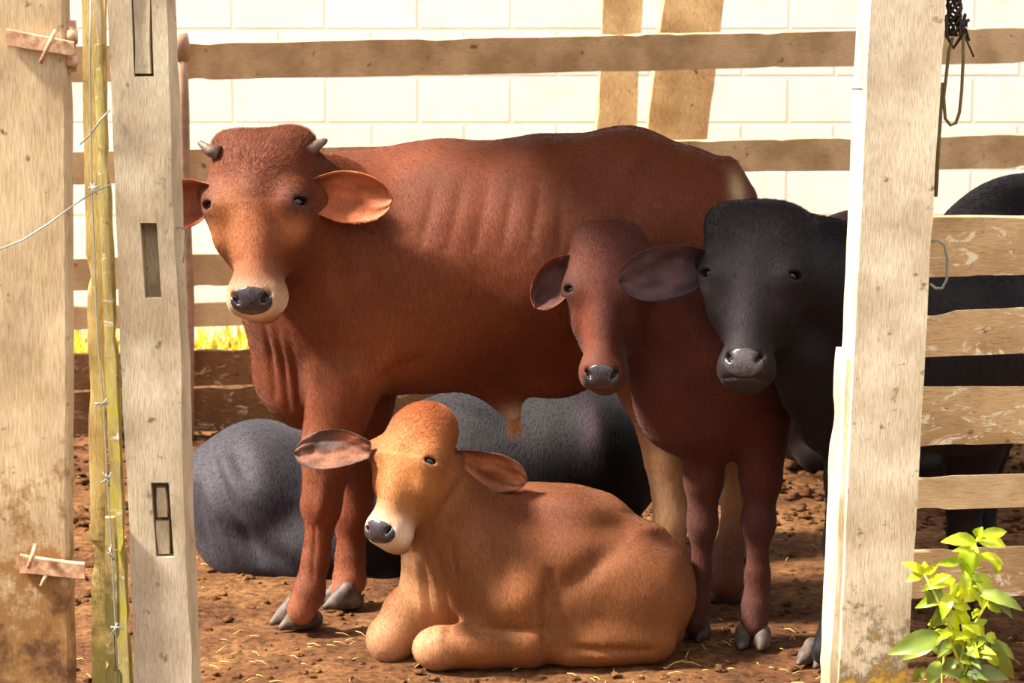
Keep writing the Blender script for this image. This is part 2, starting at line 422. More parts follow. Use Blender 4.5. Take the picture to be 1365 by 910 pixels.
    def hoof(s, pos, yaw, r, h, mt, tilt=.35, lift=0.):
        """cloven hoof; pos = centre on the ground; yaw = direction of toe"""
        d = np.array([math.cos(yaw), math.sin(yaw), 0]); n = np.array([-d[1], d[0], 0]); pos = np.array([pos[0], pos[1], lift])
        P = []
        for q in (-1, 1):
            c = pos+n*q*r*.50; 
            P.append(cone(c+d*r*.35+np.array([0, 0, r*.30]), c-d*r*.55+np.array([0, 0, r*.34]), r*.42, r*.46, .006))
            P.append(cone(c+d*r*.95+np.array([0, 0, r*.16]), c-d*r*.15+np.array([0, 0, h*.70]), r*.17, r*.44, .012))
        P.append(ell(pos+d*r*.9+np.array([0, 0, h*.3]), (r*1.1, r*.07, h*.75), np.stack([d, n, [0, 0, 1]], 1), .006, -1))
        P.append(cone(pos+np.array([0, 0, -.5+lift*0]), pos+np.array([0, 0, -.5]), .497, .497, .004)); P[-1].op = -1; P[-1] = ell(pos-np.array([0, 0, .10]), (.5, .5, .101), None, .003, -1)
        V, Q = sdf_mesh(P, .004, .004, (), smooth=1)
        s.kids.append(('hoof', V, Q, mt))
    def crease(s, p, q, Y, wd, dp): s.sc.append((T(*p, Y), T(*q, Y), wd, dp))
    def build(s, mt, label, cat, origin, coarse=.011, fine=.0045, wrinkle=.0025, group=None, fnc=None, fur=0, flow=(.4, 0, -1), furlen=.010, furmat=None, pollen=.02):
        V, Q = sdf_mesh(s.P, coarse, fine, s.boxes, smooth=2)
        # gentle surface unevenness
        me = bpy.data.meshes.new('t'); me.from_pydata(V.tolist(), [], Q.tolist()); me.update()
        nn = np.zeros(len(V)*3); me.vertices.foreach_get('normal', nn); nn = nn.reshape(-1, 3); bpy.data.meshes.remove(me)
        am = np.array([mnoise.noise(Vector(v*7.))+.5*mnoise.noise(Vector(v*18.)) for v in V])
        V = V+nn*(am*wrinkle)[:, None]
        for (p, q, wd, dp) in s.sc:
            ba = q-p; pa = V-p; h = np.clip((pa@ba)/max(ba@ba, 1e-9), 0, 1); dv = pa-h[:, None]*ba; dv[:, 1] *= .12; dd = np.linalg.norm(dv, axis=1)
            g = np.exp(-(dd/wd)**2)*dp*1.35*np.clip(-nn[:, 1]*1.6+.3, 0, 1)*np.sin(np.pi*np.clip(h*.86+.07, 0, 1))**.5; V = V+nn*g[:, None]
        C = np.tile(s.base, (len(V), 1)).astype(float)
        for c, r, col, st, ax in s.blobs:
            g = np.exp(-(((V-c)*ax)**2).sum(1)/(r*r))*st; g = np.clip(g*1.15, 0, 1)[:, None]
            C = C*(1-g)+col*g
        F = [tuple(q) for q in Q.tolist()]
        Vl = [V]; Cl = [C]; n = len(V)
        for (v, f, c) in s.extra:
            F += [tuple(i+n for i in q) for q in f]; n += len(v); Vl.append(v); Cl.append(c)
        o = mesh_obj(s.name, np.concatenate(Vl), F, mt, None, np.concatenate(Cl), True, origin)
        tag(o, label, cat, group)
        if fur: s.make_fur(o, V, Q, C, fur, np.array(flow, float), furlen, furmat, pollen)
        for (nm, v, f, m) in s.kids:
            if nm is not None: mesh_obj(nm, v, [tuple(q) for q in (f.tolist() if hasattr(f, 'tolist') else f)], m, o)
        return o
def _pad(): pass
def make_fur(s, o, V, Q, C, n, flow, ln, mt, pollen):
    rg = np.random.RandomState(5)
    Vl = [V]; Ql = [Q]; Cl = [C]; k = len(V)
    for (v, f, c) in s.extra:
        f = np.array([q for q in f if len(q) == 4]); Vl.append(v); Ql.append(f+k); Cl.append(c); k += len(v)
    ne = len(V); V = np.concatenate(Vl); Q = np.concatenate(Ql); C = np.concatenate(Cl)
    a, b, c, d = (V[Q[:, i]] for i in range(4))
    fn = np.cross(c-a, d-b); area = np.linalg.norm(fn, axis=1)+1e-12; fn = fn/area[:, None]
    cen = (a+b+c+d)/4; area = area.copy()
    # finer hair density where the camera side and the heads are
    wgt = area*np.where(((CAM-cen)*fn).sum(1) > -.15*np.linalg.norm(CAM-cen, axis=1), 1., .12)
    hw = np.zeros(len(cen))
    for (H, L, R) in s.Hs:
        dd = np.linalg.norm(cen-H(0, .2, .55), axis=1); hw = np.maximum(hw, dd < .62*L)
    wgt *= 1+1.5*hw
    bad = np.zeros(len(cen), bool)
    for c_, r_ in s.eyes: bad |= np.linalg.norm(cen-c_, axis=1) < r_*1.05
    for (nm, v, f, m) in s.kids:
        if nm in ('nose', 'hoof'):
            lo = v.min(0)-.004; hi = v.max(0)+.004; near = ((cen > lo) & (cen < hi)).all(1)
            if nm == 'hoof': bad |= near
            else:
                ix = np.where(near)[0]
                for i0 in ix:
                    if (((v-cen[i0])**2).sum(1)).min() < .0055**2: bad[i0] = True
    wgt[bad] = 0
    cdf = np.cumsum(wgt); cdf /= cdf[-1]
    fi = np.searchsorted(cdf, rg.rand(n)); u = rg.rand(n, 1); w_ = rg.rand(n, 1)
    P = (a[fi]*(1-u)+b[fi]*u)*(1-w_)+(d[fi]*(1-u)+c[fi]*u)*w_
    Nn = fn[fi]; isear = (Q[fi, 0] >= ne)
    cc = C[Q[fi, 0]]*(1+rg.uniform(-.28, .28, (n, 1)))
    D = np.tile(flow, (n, 1)); Ls = np.full(n, ln)
    for (H, L, R) in s.Hs:
        q = (P-H(0, 0, 0))@R; x = q[:, 0]/L; z = q[:, 2]/L
        inh = (np.linalg.norm(P-H(0, .2, .55), axis=1) < .62*L)
        dx = x*2.2; dz = (z-.60)*2.0; dl = np.stack([dx, np.full(n, -.02), np.where(z < .6, -.8, dz+.25)], 1)
        D[inh] = (dl@R.T)[inh]; Ls[inh] = ln*.7
        tp = np.clip((z-.66)/.26, 0, 1)*inh; tp = tp*tp*(3-2*tp); Ls = Ls*(1-tp)+tp*pollen*rg.uniform(.5, 1, n); Ls[inh & (z < .3)] = ln*.4
    Ls[isear] = ln*.5
    # clumping noise in the direction
    ph = np.stack([np.sin(P[:, 2]*31+P[:, 0]*17)+np.sin(P[:, 0]*53-P[:, 2]*23), np.sin(P[:, 0]*29+P[:, 2]*41), np.sin(P[:, 0]*37+P[:, 1]*31)], 1)
    D = D/np.linalg.norm(D, axis=1)[:, None]+ph*.12+rg.randn(n, 3)*.16
    D = D-Nn*(D*Nn).sum(1)[:, None]; D /= np.linalg.norm(D, axis=1)[:, None]+1e-9
    lift = rg.uniform(.12, .42, n); 
    for (H, L, R) in s.Hs:
        q = (P-H(0, 0, 0))@R; z = q[:, 2]/L; lift = lift+.22*np.clip((z-.7)/.25, 0, 1)*(np.linalg.norm(P-H(0, .2, .55), axis=1) < .62*L)
    D = D+Nn*lift[:, None]; Ls = Ls*rg.uniform(.6, 1.2, n)
    K = 4; t = np.linspace(0, 1, K)[None, :, None]
    pts = P[:, None, :]+D[:, None, :]*Ls[:, None, None]*t-Nn[:, None, :]*(Ls*lift*.45)[:, None, None]*t*t-Nn[:, None, :]*.0006
    hc = bpy.data.hair_curves.new('hair'); hc.add_curves([K]*n)
    hc.attributes['position'].data.foreach_set('vector', (pts-np.array(o['_o'])).astype(np.float32).ravel())
    ra = hc.attributes.get('radius') or hc.attributes.new('radius', 'FLOAT', 'POINT')
    rr = (np.array([1, .85, .6, .15])[None, :]*rg.uniform(.7, 1.2, (n, 1))*FURR).astype(np.float32)
    ra.data.foreach_set('value', rr.ravel())
    ca = hc.attributes.new('Col', 'FLOAT_COLOR', 'CURVE'); q = np.ones((n, 4), np.float32); q[:, :3] = cc
    ca.data.foreach_set('color', q.ravel())
    hc.materials.append(mt or M['fur'])
    ho = bpy.data.objects.new('hair', hc); COL.objects.link(ho); ho.parent = o
    tag(ho, kind='stuff')
Beast.make_fur = make_fur
FURR = .00026
def hair(name, roots, dirs, ln, r, mt, parent, seg=4, jit=.3, sag=0., seed=1):
    rg = random.Random(seed); m = MB()
    for p, d in zip(roots, dirs):
        d = nrm(np.asarray(d)+np.array([rg.uniform(-jit, jit) for _ in range(3)])); l = ln*rg.uniform(.6, 1.15)
        pts = [np.asarray(p)+d*l*t+np.array([0, 0, -sag*l*t*t]) for t in np.linspace(0, 1, seg)]
        m.tube(pts, [r*(1-.85*t) for t in np.linspace(0, 1, seg)], 4, cap=False)
    return m.obj(name, mt, parent)

# ================================================================== SETTING
ROOFX = -1.2; ROOFY0 = 5.4; ROOFY1 = 8.5
M = {}
M['post'] = wood('weathered_post', lin((214, 200, 172)), lin((170, 148, 118)), lin((236, 225, 202)), (6, 6, .7), lichen=[(lin((92, 74, 54)), .0, .62, .80), (lin((190, 152, 62)), .0, .66, .90)])
M['postl'] = wood('weathered_post_pale', lin((206, 193, 166)), lin((164, 145, 116)), lin((230, 220, 198)), (6, 6, .7))
M['panel'] = wood('gate_panel_wood', lin((204, 180, 142)), lin((158, 124, 88)), lin((228, 210, 180)), (7, 7, .5), lichen=[(lin((146, 108, 66)), .25, 1.15, .82), (lin((92, 64, 42)), .1, .75, .84)])
M['rail'] = wood('fence_rail_wood', lin((238, 208, 160)), lin((204, 168, 120)), lin((248, 228, 190)), (.8, .8, 8), scale=6)
M['board'] = wood('pen_board_wood', lin((212, 178, 130)), lin((164, 130, 92)), lin((228, 200, 160)), (.8, .8, 8), paint=(lin((244, 232, 200)), .56), scale=7)
M['old'] = wood('dark_plank_wood', lin((136, 98, 66)), lin((92, 60, 40)), lin((176, 134, 92)), (.8, .8, 8), paint=(lin((206, 180, 140)), .56), scale=7)
M['mossy'] = wood('mossy_batten', lin((196, 182, 118)), lin((156, 142, 80)), lin((228, 218, 176)), (7, 7, .8), lichen=[(lin((188, 176, 72)), -1, 3, .80)], paint=(lin((236, 230, 208)), .58))
M['batten'] = wood('batten_wood', lin((198, 176, 118)), lin((140, 122, 76)), lin((220, 204, 156)), (7, 7, .7), lichen=[(lin((120, 108, 62)), .1, .9, .78)])
M['prop'] = wood('prop_timber', lin((206, 174, 126)), lin((146, 106, 70)), lin((236, 214, 172)), (6, 6, .8))
M['rust'] = plain('rusty_strap', lin((214, 176, 140)), .8, .1, .5, nscale=60, dark=lin((160, 112, 80)))
M['wire'] = plain('galvanised_wire', lin((150, 154, 144)), .5, .4)
M['wire_dark'] = plain('dark_wire', lin((44, 34, 32)), .6)
M['rope'] = plain('old_cord', lin((120, 108, 62)), .8, 0, .3, nscale=200)
M['pole'] = plain('brown_pole', lin((182, 144, 116)), .6, 0, .35, nscale=25)
M['plug'] = M['postl']

def wall_mat():
    m, N, L, B = mat('whitewashed_block')
    g = N.new('ShaderNodeNewGeometry'); sp = N.new('ShaderNodeSeparateXYZ'); cb = N.new('ShaderNodeCombineXYZ')
    L.new(g.outputs['Position'], sp.inputs[0]); L.new(sp.outputs[0], cb.inputs[0]); L.new(sp.outputs[2], cb.inputs[1])
    mp = N.new('ShaderNodeMapping'); mp.inputs['Location'].default_value = (WX, WZ, 0); L.new(cb.outputs[0], mp.inputs[0])
    b = N.new('ShaderNodeTexBrick'); b.inputs['Scale'].default_value = 1; b.inputs['Brick Width'].default_value = .403; b.inputs['Row Height'].default_value = .203
    b.inputs['Mortar Size'].default_value = .010; b.inputs['Mortar Smooth'].default_value = .4
    b.inputs['Color1'].default_value = (*lin((246, 245, 238)), 1); b.inputs['Color2'].default_value = (*lin((236, 236, 228)), 1); b.inputs['Mortar'].default_value = (*lin((228, 226, 210)), 1)
    L.new(mp.outputs[0], b.inputs['Vector'])
    n = N.new('ShaderNodeTexNoise'); n.inputs['Scale'].default_value = 6; n.inputs['Detail'].default_value = 8; n.inputs['Roughness'].default_value = .7; L.new(g.outputs['Position'], n.inputs['Vector'])
    r = nodes_ramp(N, [(.3, lin((240, 238, 230))), (.5, (1, 1, 1))]); L.new(n.outputs[0], r.inputs[0])
    x = N.new('ShaderNodeMix'); x.data_type = 'RGBA'; x.blend_type = 'MULTIPLY'; x.inputs[0].default_value = .8; L.new(b.outputs[0], x.inputs[6]); L.new(r.outputs[0], x.inputs[7])
    L.new(x.outputs[2], B.inputs['Base Color']); B.inputs['Roughness'].default_value = .9
    iv = N.new('ShaderNodeMath'); iv.operation = 'MULTIPLY_ADD'; iv.inputs[1].default_value = -1; iv.inputs[2].default_value = 1; L.new(b.outputs['Fac'], iv.inputs[0])
    bp = N.new('ShaderNodeBump'); bp.inputs['Strength'].default_value = .6; bp.inputs['Distance'].default_value = .01; L.new(iv.outputs[0], bp.inputs['Height']); L.new(bp.outputs[0], B.inputs['Normal'])
    return m
YW = 11.3
zrow = T(682, 40, YW)[2]; xj = T(372, 20, YW)[0]
WZ = -(zrow % .203)+.203; WX = -(xj % .403)+.403
_row = int(math.floor((zrow+.1+WZ)/.203))
if _row % 2 == 1: WX += .2015
def dirt_mat():
    m, N, L, B = mat('red_dirt')
    g = N.new('ShaderNodeNewGeometry')
    n = N.new('ShaderNodeTexNoise'); n.inputs['Scale'].default_value = 2.6; n.inputs['Detail'].default_value = 9; n.inputs['Roughness'].default_value = .7; L.new(g.outputs['Position'], n.inputs['Vector'])
    r = nodes_ramp(N, [(.33, lin((82, 52, 34))), (.5, lin((122, 82, 50))), (.66, lin((152, 110, 70)))]); L.new(n.outputs[0], r.inputs[0])
    n2 = N.new('ShaderNodeTexNoise'); n2.inputs['Scale'].default_value = 38; n2.inputs['Detail'].default_value = 10; n2.inputs['Roughness'].default_value = .75; L.new(g.outputs['Position'], n2.inputs['Vector'])
    r2 = nodes_ramp(N, [(.36, (.34, .31, .31)), (.58, (1.2, 1.2, 1.2))]); L.new(n2.outputs[0], r2.inputs[0])
    x = N.new('ShaderNodeMix'); x.data_type = 'RGBA'; x.blend_type = 'MULTIPLY'; x.inputs[0].default_value = 1; L.new(r.outputs[0], x.inputs[6]); L.new(r2.outputs[0], x.inputs[7])
    L.new(x.outputs[2], B.inputs['Base Color']); B.inputs['Roughness'].default_value = .95; B.inputs['Specular IOR Level'].default_value = .15
    bp = N.new('ShaderNodeBump'); bp.inputs['Strength'].default_value = .9; bp.inputs['Distance'].default_value = .02; L.new(n2.outputs[0], bp.inputs['Height']); L.new(bp.outputs[0], B.inputs['Normal'])
    return m
M['dirt'] = dirt_mat()
def gz(x, y):
    a = mnoise.noise(Vector((x*1.7, y*1.7, 3)))*.012+mnoise.noise(Vector((x*7, y*7, 9)))*.006+mnoise.noise(Vector((x*22, y*22, 5)))*.006+max(0, mnoise.noise(Vector((x*40, y*40, 7))))*.006
    far = min(1, max(0, (y-7.4)/1.)); a += far*(mnoise.noise(Vector((x*4, y*4, 1)))*.03+abs(mnoise.noise(Vector((x*15, y*15, 1))))*.03)
    return a-.004
gx = np.arange(-4.0, 4.4, .028); gy = np.concatenate([np.arange(3.6, 5.4, .06), np.arange(5.4, 9.2, .018), np.arange(9.2, 11.35, .06)])
V = [(x, y, gz(x, y)) for y in gy for x in gx]; nx_ = len(gx)
F = [(j*nx_+i, j*nx_+i+1, (j+1)*nx_+i+1, (j+1)*nx_+i) for j in range(len(gy)-1) for i in range(nx_-1)]
tag(mesh_obj('ground', V, F, M['dirt']), kind='structure')

m = MB()
def boxmb(m, lo, hi, c=None):
    x0, y0, z0 = lo; x1, y1, z1 = hi
    m.add([(x0, y0, z0), (x1, y0, z0), (x1, y1, z0), (x0, y1, z0), (x0, y0, z1), (x1, y0, z1), (x1, y1, z1), (x0, y1, z1)],
          [(0, 3, 2, 1), (4, 5, 6, 7), (0, 1, 5, 4), (1, 2, 6, 5), (2, 3, 7, 6), (3, 0, 4, 7)], c)
boxmb(m, (-4.5, YW, -.1), (4.5, YW+.16, 2.6))
tag(m.obj('wall_back', wall_mat(), smooth=False), kind='structure')

# unseen shed roof with beams, added above the frame to shade the cattle
def roof_box(name, lo, hi, mt):
    m = MB(); boxmb(m, lo, hi); return tag(m.obj(name, mt, smooth=False), kind='structure')
roof_box('added_shade_roof', (ROOFX, ROOFY0, 2.45), (5.5, ROOFY1, 2.50), M['old'])
for i, y in enumerate(np.linspace(ROOFY0+.1, ROOFY1-.1, 5)): roof_box('added_roof_beam_%d' % (i+1), (ROOFX+.02, y-.03, 2.33), (5.5, y+.03, 2.445), M['old'])

# ------------------------------------------------------------------ back fence
def Yf(px): return 8.92+(px-250)/1115*.85      # the fence runs away to the right
def fp(px, py): return T(px, py, Yf(px))
fence = empty('plank_fence', (float(fp(250, 500)[0]), 8.95, 0))
tag(fence, 'long wooden plank fence behind the cattle, in front of the white block wall', 'fence')
th = np.array([-.02, .035, 0])
for i, (x0, a0, b0, x1, a1, b1, mm) in enumerate([
        (-420, 70, 122, 1420, 35, 83, 'rail'), (-420, 211, 256, 1420, 178, 223, 'rail'), (-420, 361, 407, 1420, 300, 342, 'rail'),
        (-420, 423, 455, 1420, 372, 404, 'rail'), (-420, 489, 538, 1420, 430, 476, 'old'), (-420, 541, 597, 1420, 482, 540, 'old')]):
    plank('rail', [fp(x0, a0), fp(x1, a1), fp(x1, b1), fp(x0, b0)], th, M[mm], fence, nl=160, wob=.0016, seed=i*3., chips=.02)
for px in (1215,):
    p = fp(px, 60); q = fp(px, 60); m = MB()
    m.tube([(p[0], p[1]+.10, -.05), (p[0]+.01, p[1]+.10, .8), (p[0], p[1]+.10, p[2]+.1)], .05, 12); m.obj('post', M['prop'], fence)
m = MB(); a = T(241, 52, 8.82)
pts = [T(240, 52, 8.82), T(243, 150, 8.82), T(246, 280, 8.82), T(250, 400, 8.82), T(249, 520, 8.82)]; e = T(248, 600, 8.82); e[2] = -.05; pts.append(e)
m.tube(pts, [.024, .025, .022, .024, .025, .026], 14); m.tube([T(240, 44, 8.82), T(240, 60, 8.82), T(242, 82, 8.82)], [.026, .034, .026], 14)
o = m.obj('post', M['pole'], fence); o['label'] = 'thin brown round pole at the left end of the rails'

# leaning props between fence and wall
def timber(name, top, bot, wpx, Y, depth, lab, seed=0.):
    a = T(*top, Y); b = T(*bot, Y+.0); d = (b-a); t = (a[2]+.0)/(-d[2]) if d[2] else 1
    e = a+d*t; e[2] = -.03
    w2 = wpx/2/SCL(a)
    x = np.array([w2, 0, 0]); a = a+(a-e)*.12
    o = plank(name, [a-x, e-x*1.1, e+x*1.1, a+x], (0, depth, 0), M['prop'], None, nl=60, nw=4, wob=.006, seed=seed, origin=(e[0], e[1], 0))
    return tag(o, lab, 'timber')
timber('timber_prop', (830, 0), (823, 165), 52, 10.1, .10, 'narrower upright timber prop behind the fence, left of the slanted one', 2.)
timber('timber_prop', (925, 0), (903, 180), 82, 10.25, .12, 'broad slanted timber prop behind the fence, just above the big brown bull back', 8.)

# grass and weeds at the foot of the wall
def leafmat(name, c, c2, tr=.35):
    m, N, L, B = mat(name)
    g = N.new('ShaderNodeNewGeometry'); n = N.new('ShaderNodeTexNoise'); n.inputs['Scale'].default_value = 14; L.new(g.outputs['Position'], n.inputs['Vector'])
    r = nodes_ramp(N, [(.35, c2), (.62, c)]); L.new(n.outputs[0], r.inputs[0]); L.new(r.outputs[0], B.inputs['Base Color'])
    B.inputs['Roughness'].default_value = .4
    t = N.new('ShaderNodeBsdfTranslucent'); L.new(r.outputs[0], t.inputs[0]); mx = N.new('ShaderNodeMixShader'); mx.inputs[0].default_value = tr
    L.new(B.outputs[0], mx.inputs[1]); L.new(t.outputs[0], mx.inputs[2]); L.new(mx.outputs[0], N['Material Output'].inputs[0]); return m
M['grass'] = leafmat('yellow_grass', lin((236, 222, 60)), lin((196, 176, 40)))
m = MB(); rg = random.Random(3)
for i in range(2600):
    x = rg.uniform(-2.6, 2.6); y = rg.uniform(10.1, 11.2)
    if x > 0 and rg.random() < .5: continue
    h = rg.uniform(.05, .17); a = rg.uniform(0, 6.28); d = np.array([math.cos(a), math.sin(a), 0]); s_ = np.array([-d[1], d[0], 0])*.006
    p = np.array([x, y, 0]); q = p+d*h*.25+np.array([0, 0, h*.6]); t_ = p+d*h*.6+np.array([0, 0, h])
    m.add([p-s_, p+s_, q+s_, q-s_, t_], [(0, 1, 2, 3), (3, 2, 4)])
tag(m.obj('grass', M['grass'], origin=(0, 10.6, 0)), 'yellow-green grass growing at the foot of the white wall', 'grass', kind='stuff')

# clods of dirt and dry straw
m = MB(); rg = random.Random(11)
ico = bmesh.new(); bmesh.ops.create_icosphere(ico, subdivisions=2, radius=1); IV = [np.array(v.co) for v in ico.verts]; IF = [tuple(v.index for v in f.verts) for f in ico.faces]; ico.free()
for i in range(3800):
    if rg.random() < .55: x = rg.uniform(-2, 2.2); y = rg.uniform(7.3, 9.)
    else: x = rg.uniform(-1.5, 1.8); y = rg.uniform(5.6, 7.6)
    r = rg.choice([.003, .004, .005, .006, .008, .012])*(1 if y < 7.4 else 1.9); sd = rg.random()*50
    m.add([np.array([x, y, gz(x, y)+r*.2])+v*r*(1+1.1*mnoise.noise(Vector(v*1.9)+Vector((sd, 0, 0))))*np.array([1, 1, .6]) for v in IV], IF)
tag(m.obj('dirt_clods', M['dirt'], origin=(0, 7.3, 0)), 'loose clods of reddish dirt scattered over the trampled ground', 'dirt', kind='stuff')
M['straw'] = plain('dry_straw', lin((205, 170, 100)), .7, 0, .2)
m = MB()
for i in range(420):
    x = rg.uniform(-1.4, 1.7); y = rg.uniform(5.6, 8.6) if rg.random() < .5 else rg.uniform(5.6, 6.2); a = rg.uniform(0, 3.14); l = rg.uniform(.01, .05); z = gz(x, y)+.006
    d = np.array([math.cos(a)*l, math.sin(a)*l, rg.uniform(-.1, .25)*l]); p = np.array([x, y, z]); m.tube([p, p+d*.5+np.array([0, 0, l*.1]), p+d], .0011, 4)
tag(m.obj('straw_bits', M['straw'], origin=(0, 6, 0)), 'short dry straw bits lying on the dirt', 'straw', kind='stuff')
M['fallen'] = leafmat('fallen_leaf', lin((232, 200, 60)), lin((206, 160, 50)), .2)
for i, (px, py, l, lab) in enumerate([(834, 664, .05, 'small yellow fallen leaf on the dirt right of the brown calf back'), (899, 752, .03, 'tiny yellow leaf on the dirt beside the calf rump'), (104, 578, .06, 'yellow fallen leaf seen in the gap left of the battens'), (455, 575, .04, None)]):
    if lab is None: continue
    p = G(px, py); p[2] = gz(p[0], p[1])+.012; m = MB(); n_ = 8
    Vv = []; 
    for k in range(n_+1):
        t = k/n_; wd = l*.32*math.sin(math.pi*min(.97, t+.03)); Vv += [p+np.array([(t-.5)*l, -wd, .012*math.sin(3*t)+.3*wd]), p+np.array([(t-.5)*l, 0, .012*math.sin(3*t)]), p+np.array([(t-.5)*l, wd, .012*math.sin(3*t)+.6*wd])]
    Fv = []
    for k in range(n_): Fv += [(k*3, k*3+1, k*3+4, k*3+3), (k*3+1, k*3+2, k*3+5, k*3+4)]
    m.add(Vv, Fv); tag(m.obj('fallen_leaf', M['fallen'], origin=p), lab, 'leaf')

# ------------------------------------------------------------------ front right: gate post, pen boards
def vplank(name, tl, tr, bl, br, Yt, depth, mt, parent=None, origin=None, **k):
    return plank(name, [T(*tl, Yt), T(*bl, Yt), T(*br, Yt), T(*tr, Yt)], (0, depth, 0), mt, parent, origin=origin, **k)
YP = 5.15
b = T(1160, 1010, YP); b[2] = 0
gp = empty('gate_post', b)
tag(gp, 'thick weathered wooden post at right, orange lichen and dirt near its foot', 'post')
vplank('shaft', (1164, -70), (1264, -70), (1111, 1028), (1205, 1028), YP, .19, M['post'], gp, nl=90, nw=8, wob=.0022, seed=1.)
vplank('side_batten', (1128, 478), (1139, 478), (1098, 1028), (1116, 1028), YP+.03, .17, M['postl'], gp, nl=50, nw=2, wob=.003, seed=6., chips=.02)
m = MB(); p = T(1148, 119, YP+.06); m.tube([p+np.array([.01, 0, 0]), p+np.array([-.018, -.004, .001])], .0018, 6); m.obj('nail', M['wire_dark'], gp)
YB = 5.355
b = T(1300, 1000, YB); b[2] = 0
pf = empty('pen_fence', b)
tag(pf, 'low board fence right of the thick post, chipped cream paint, black cow behind', 'fence')
for i, (a0, b0, a1, b1, mm) in enumerate([(289, 371, 288, 364, 'board'), (419, 479, 404, 464, 'board'), (518, 597, 516, 588, 'board'), (640, 682, 628, 670, 'rail'), (738, 800, 722, 790, 'board'), ]):
    plank('board', [T(1190, a0, YB), T(1560, a1, YB+.1), T(1560, b1, YB+.1), T(1190, b0, YB)], (0, .028, 0), M[mm], pf, nl=60, nw=5, wob=.0014, seed=20+i*3., chips=.02)
vplank('post', (1520, 230), (1600, 230), (1505, 1000), (1585, 1000), YB+.14, .1, M['postl'], pf, nl=30)

# twisted cord and loop hanging from the top of the post
m = MB(); rg = random.Random(5)
def P3(px, py, d=0.): return T(px, py, YP+.10+d)
for i in range(7):
    ph = i*.9; pts = [P3(1272+9*math.sin(t*6+ph)+rg.uniform(-2, 2), -30+t*78, .01*math.cos(t*7+ph)) for t in np.linspace(0, 1, 22)]
    m.tube(pts, .0032, 6)
for i in range(7):
    pts = [P3(1280+rg.uniform(-9, 9)+t*rg.uniform(-6, 10), 28+rg.uniform(-6, 14)+t*rg.uniform(-8, 14), rg.uniform(-.01, .01)) for t in np.linspace(0, 1, 5)]
    m.tube(pts, .0035, 6)
m.tube([P3(1262, 20), P3(1262, 48), P3(1271, 64), P3(1283, 46), P3(1286, 30)], .004, 6)
m.tube([P3(1284, 44), P3(1292, 62), P3(1298, 76)], .0022, 5)
cd = m.obj('hanging_cord', M['wire_dark'], None, origin=P3(1275, 30)); tag(cd, 'dark tangled cord hanging at the top of the thick right post', 'cord')
m = MB(); pts = [P3(1284+(-1 if t < .5 else 0)*0, 42) for t in (0,)]
lp = [(1284, 44), (1284, 80), (1282, 120), (1279, 150), (1274, 164), (1267, 167), (1260, 158), (1258, 130), (1262, 95), (1265, 68), (1270, 50)]
m.tube([P3(*q) for q in lp], .0034, 8); m.obj('loop', M['rope'], cd)
m = MB(); m.tube([T(1256, 110, YP+.12), T(1251, 190, YP+.12), T(1247, 262, YP+.12)], .0045, 8)
tag(m.obj('wire_rod', M['rope'], origin=T(1254, 190, YP+.16)), 'thin straight rod standing behind the right edge of the thick post', 'rod')
m = MB(); lp = [(1238, 322), (1250, 320), (1259, 326), (1263, 345), (1262, 372), (1256, 384), (1247, 384), (1240, 378)]
m.tube([T(*q, YP+.07) for q in lp], .003, 8)
tag(m.obj('wire_hook', M['wire'], origin=T(1250, 350, YP+.1)), 'bent grey wire hook on the right side of the thick post', 'hook')

# ------------------------------------------------------------------ front left: mortised post, battens, gate panel
YL = 5.05
b = T(215, 1020, YL); b[2] = 0
lp = empty('mortised_post', b)
tag(lp, 'pale squared wooden post at left with three rectangular mortise slots', 'post')
sh = vplank('shaft', (139, -80), (220, -80), (183, 1046), (261, 1046), YL, .13, M['postl'], lp, nl=110, nw=8, wob=.003, seed=3.)
def boolcut(ob, rects, depth):
    for (x0, y0, x1, y1, sk) in rects:
        a = T(x0, y0, YL)-np.array(lp['_o']); c = T(x1, y1, YL)-np.array(lp['_o']); k = sk/SCL(T(x0, y0, YL))
        bm = bmesh.new(); vs = []
        for (yy) in (a[1]-.05, a[1]+depth):
            vs += [bm.verts.new(v) for v in ((a[0], yy, a[2]), (c[0], yy, a[2]), (c[0]+k, yy, c[2]), (a[0]+k, yy, c[2]))]
        for f in ((0, 1, 2, 3), (7, 6, 5, 4), (0, 4, 5, 1), (1, 5, 6, 2), (2, 6, 7, 3), (3, 7, 4, 0)): bm.faces.new([vs[i] for i in f])
        bmesh.ops.recalc_face_normals(bm, faces=bm.faces)
        me = bpy.data.meshes.new('c'); bm.to_mesh(me); bm.free(); co = bpy.data.objects.new('c', me); COL.objects.link(co); co.location = ob.parent.location
        md = ob.modifiers.new('b', 'BOOLEAN'); md.operation = 'DIFFERENCE'; md.solver = 'EXACT'; md.object = co
        bpy.context.view_layer.update(); dg = bpy.context.evaluated_depsgraph_get(); nm = bpy.data.meshes.new_from_object(ob.evaluated_get(dg))
        ob.modifiers.clear(); ob.data = nm; bpy.data.objects.remove(co)
boolcut(sh, [(174, -30, 203, 102, 2), (187, 297, 211, 397, 4), (201, 643, 227, 742, 5)], .045)
sharp(sh, 35)
def plug(x0, y0, x1, y1, dy, seed, n=.003):
    q = vplank('mortise_plug', (x0, y0), (x1, y0), (x0+2, y1), (x1+2, y1), YL+dy, .03, M['plug'], lp, nl=14, nw=4, wob=n, seed=seed); return q
plug(177, -30, 199, 98, .004, 5.); plug(206, 650, 223, 689, .006, 9., .006); plug(207, 694, 226, 738, .010, 12., .006)

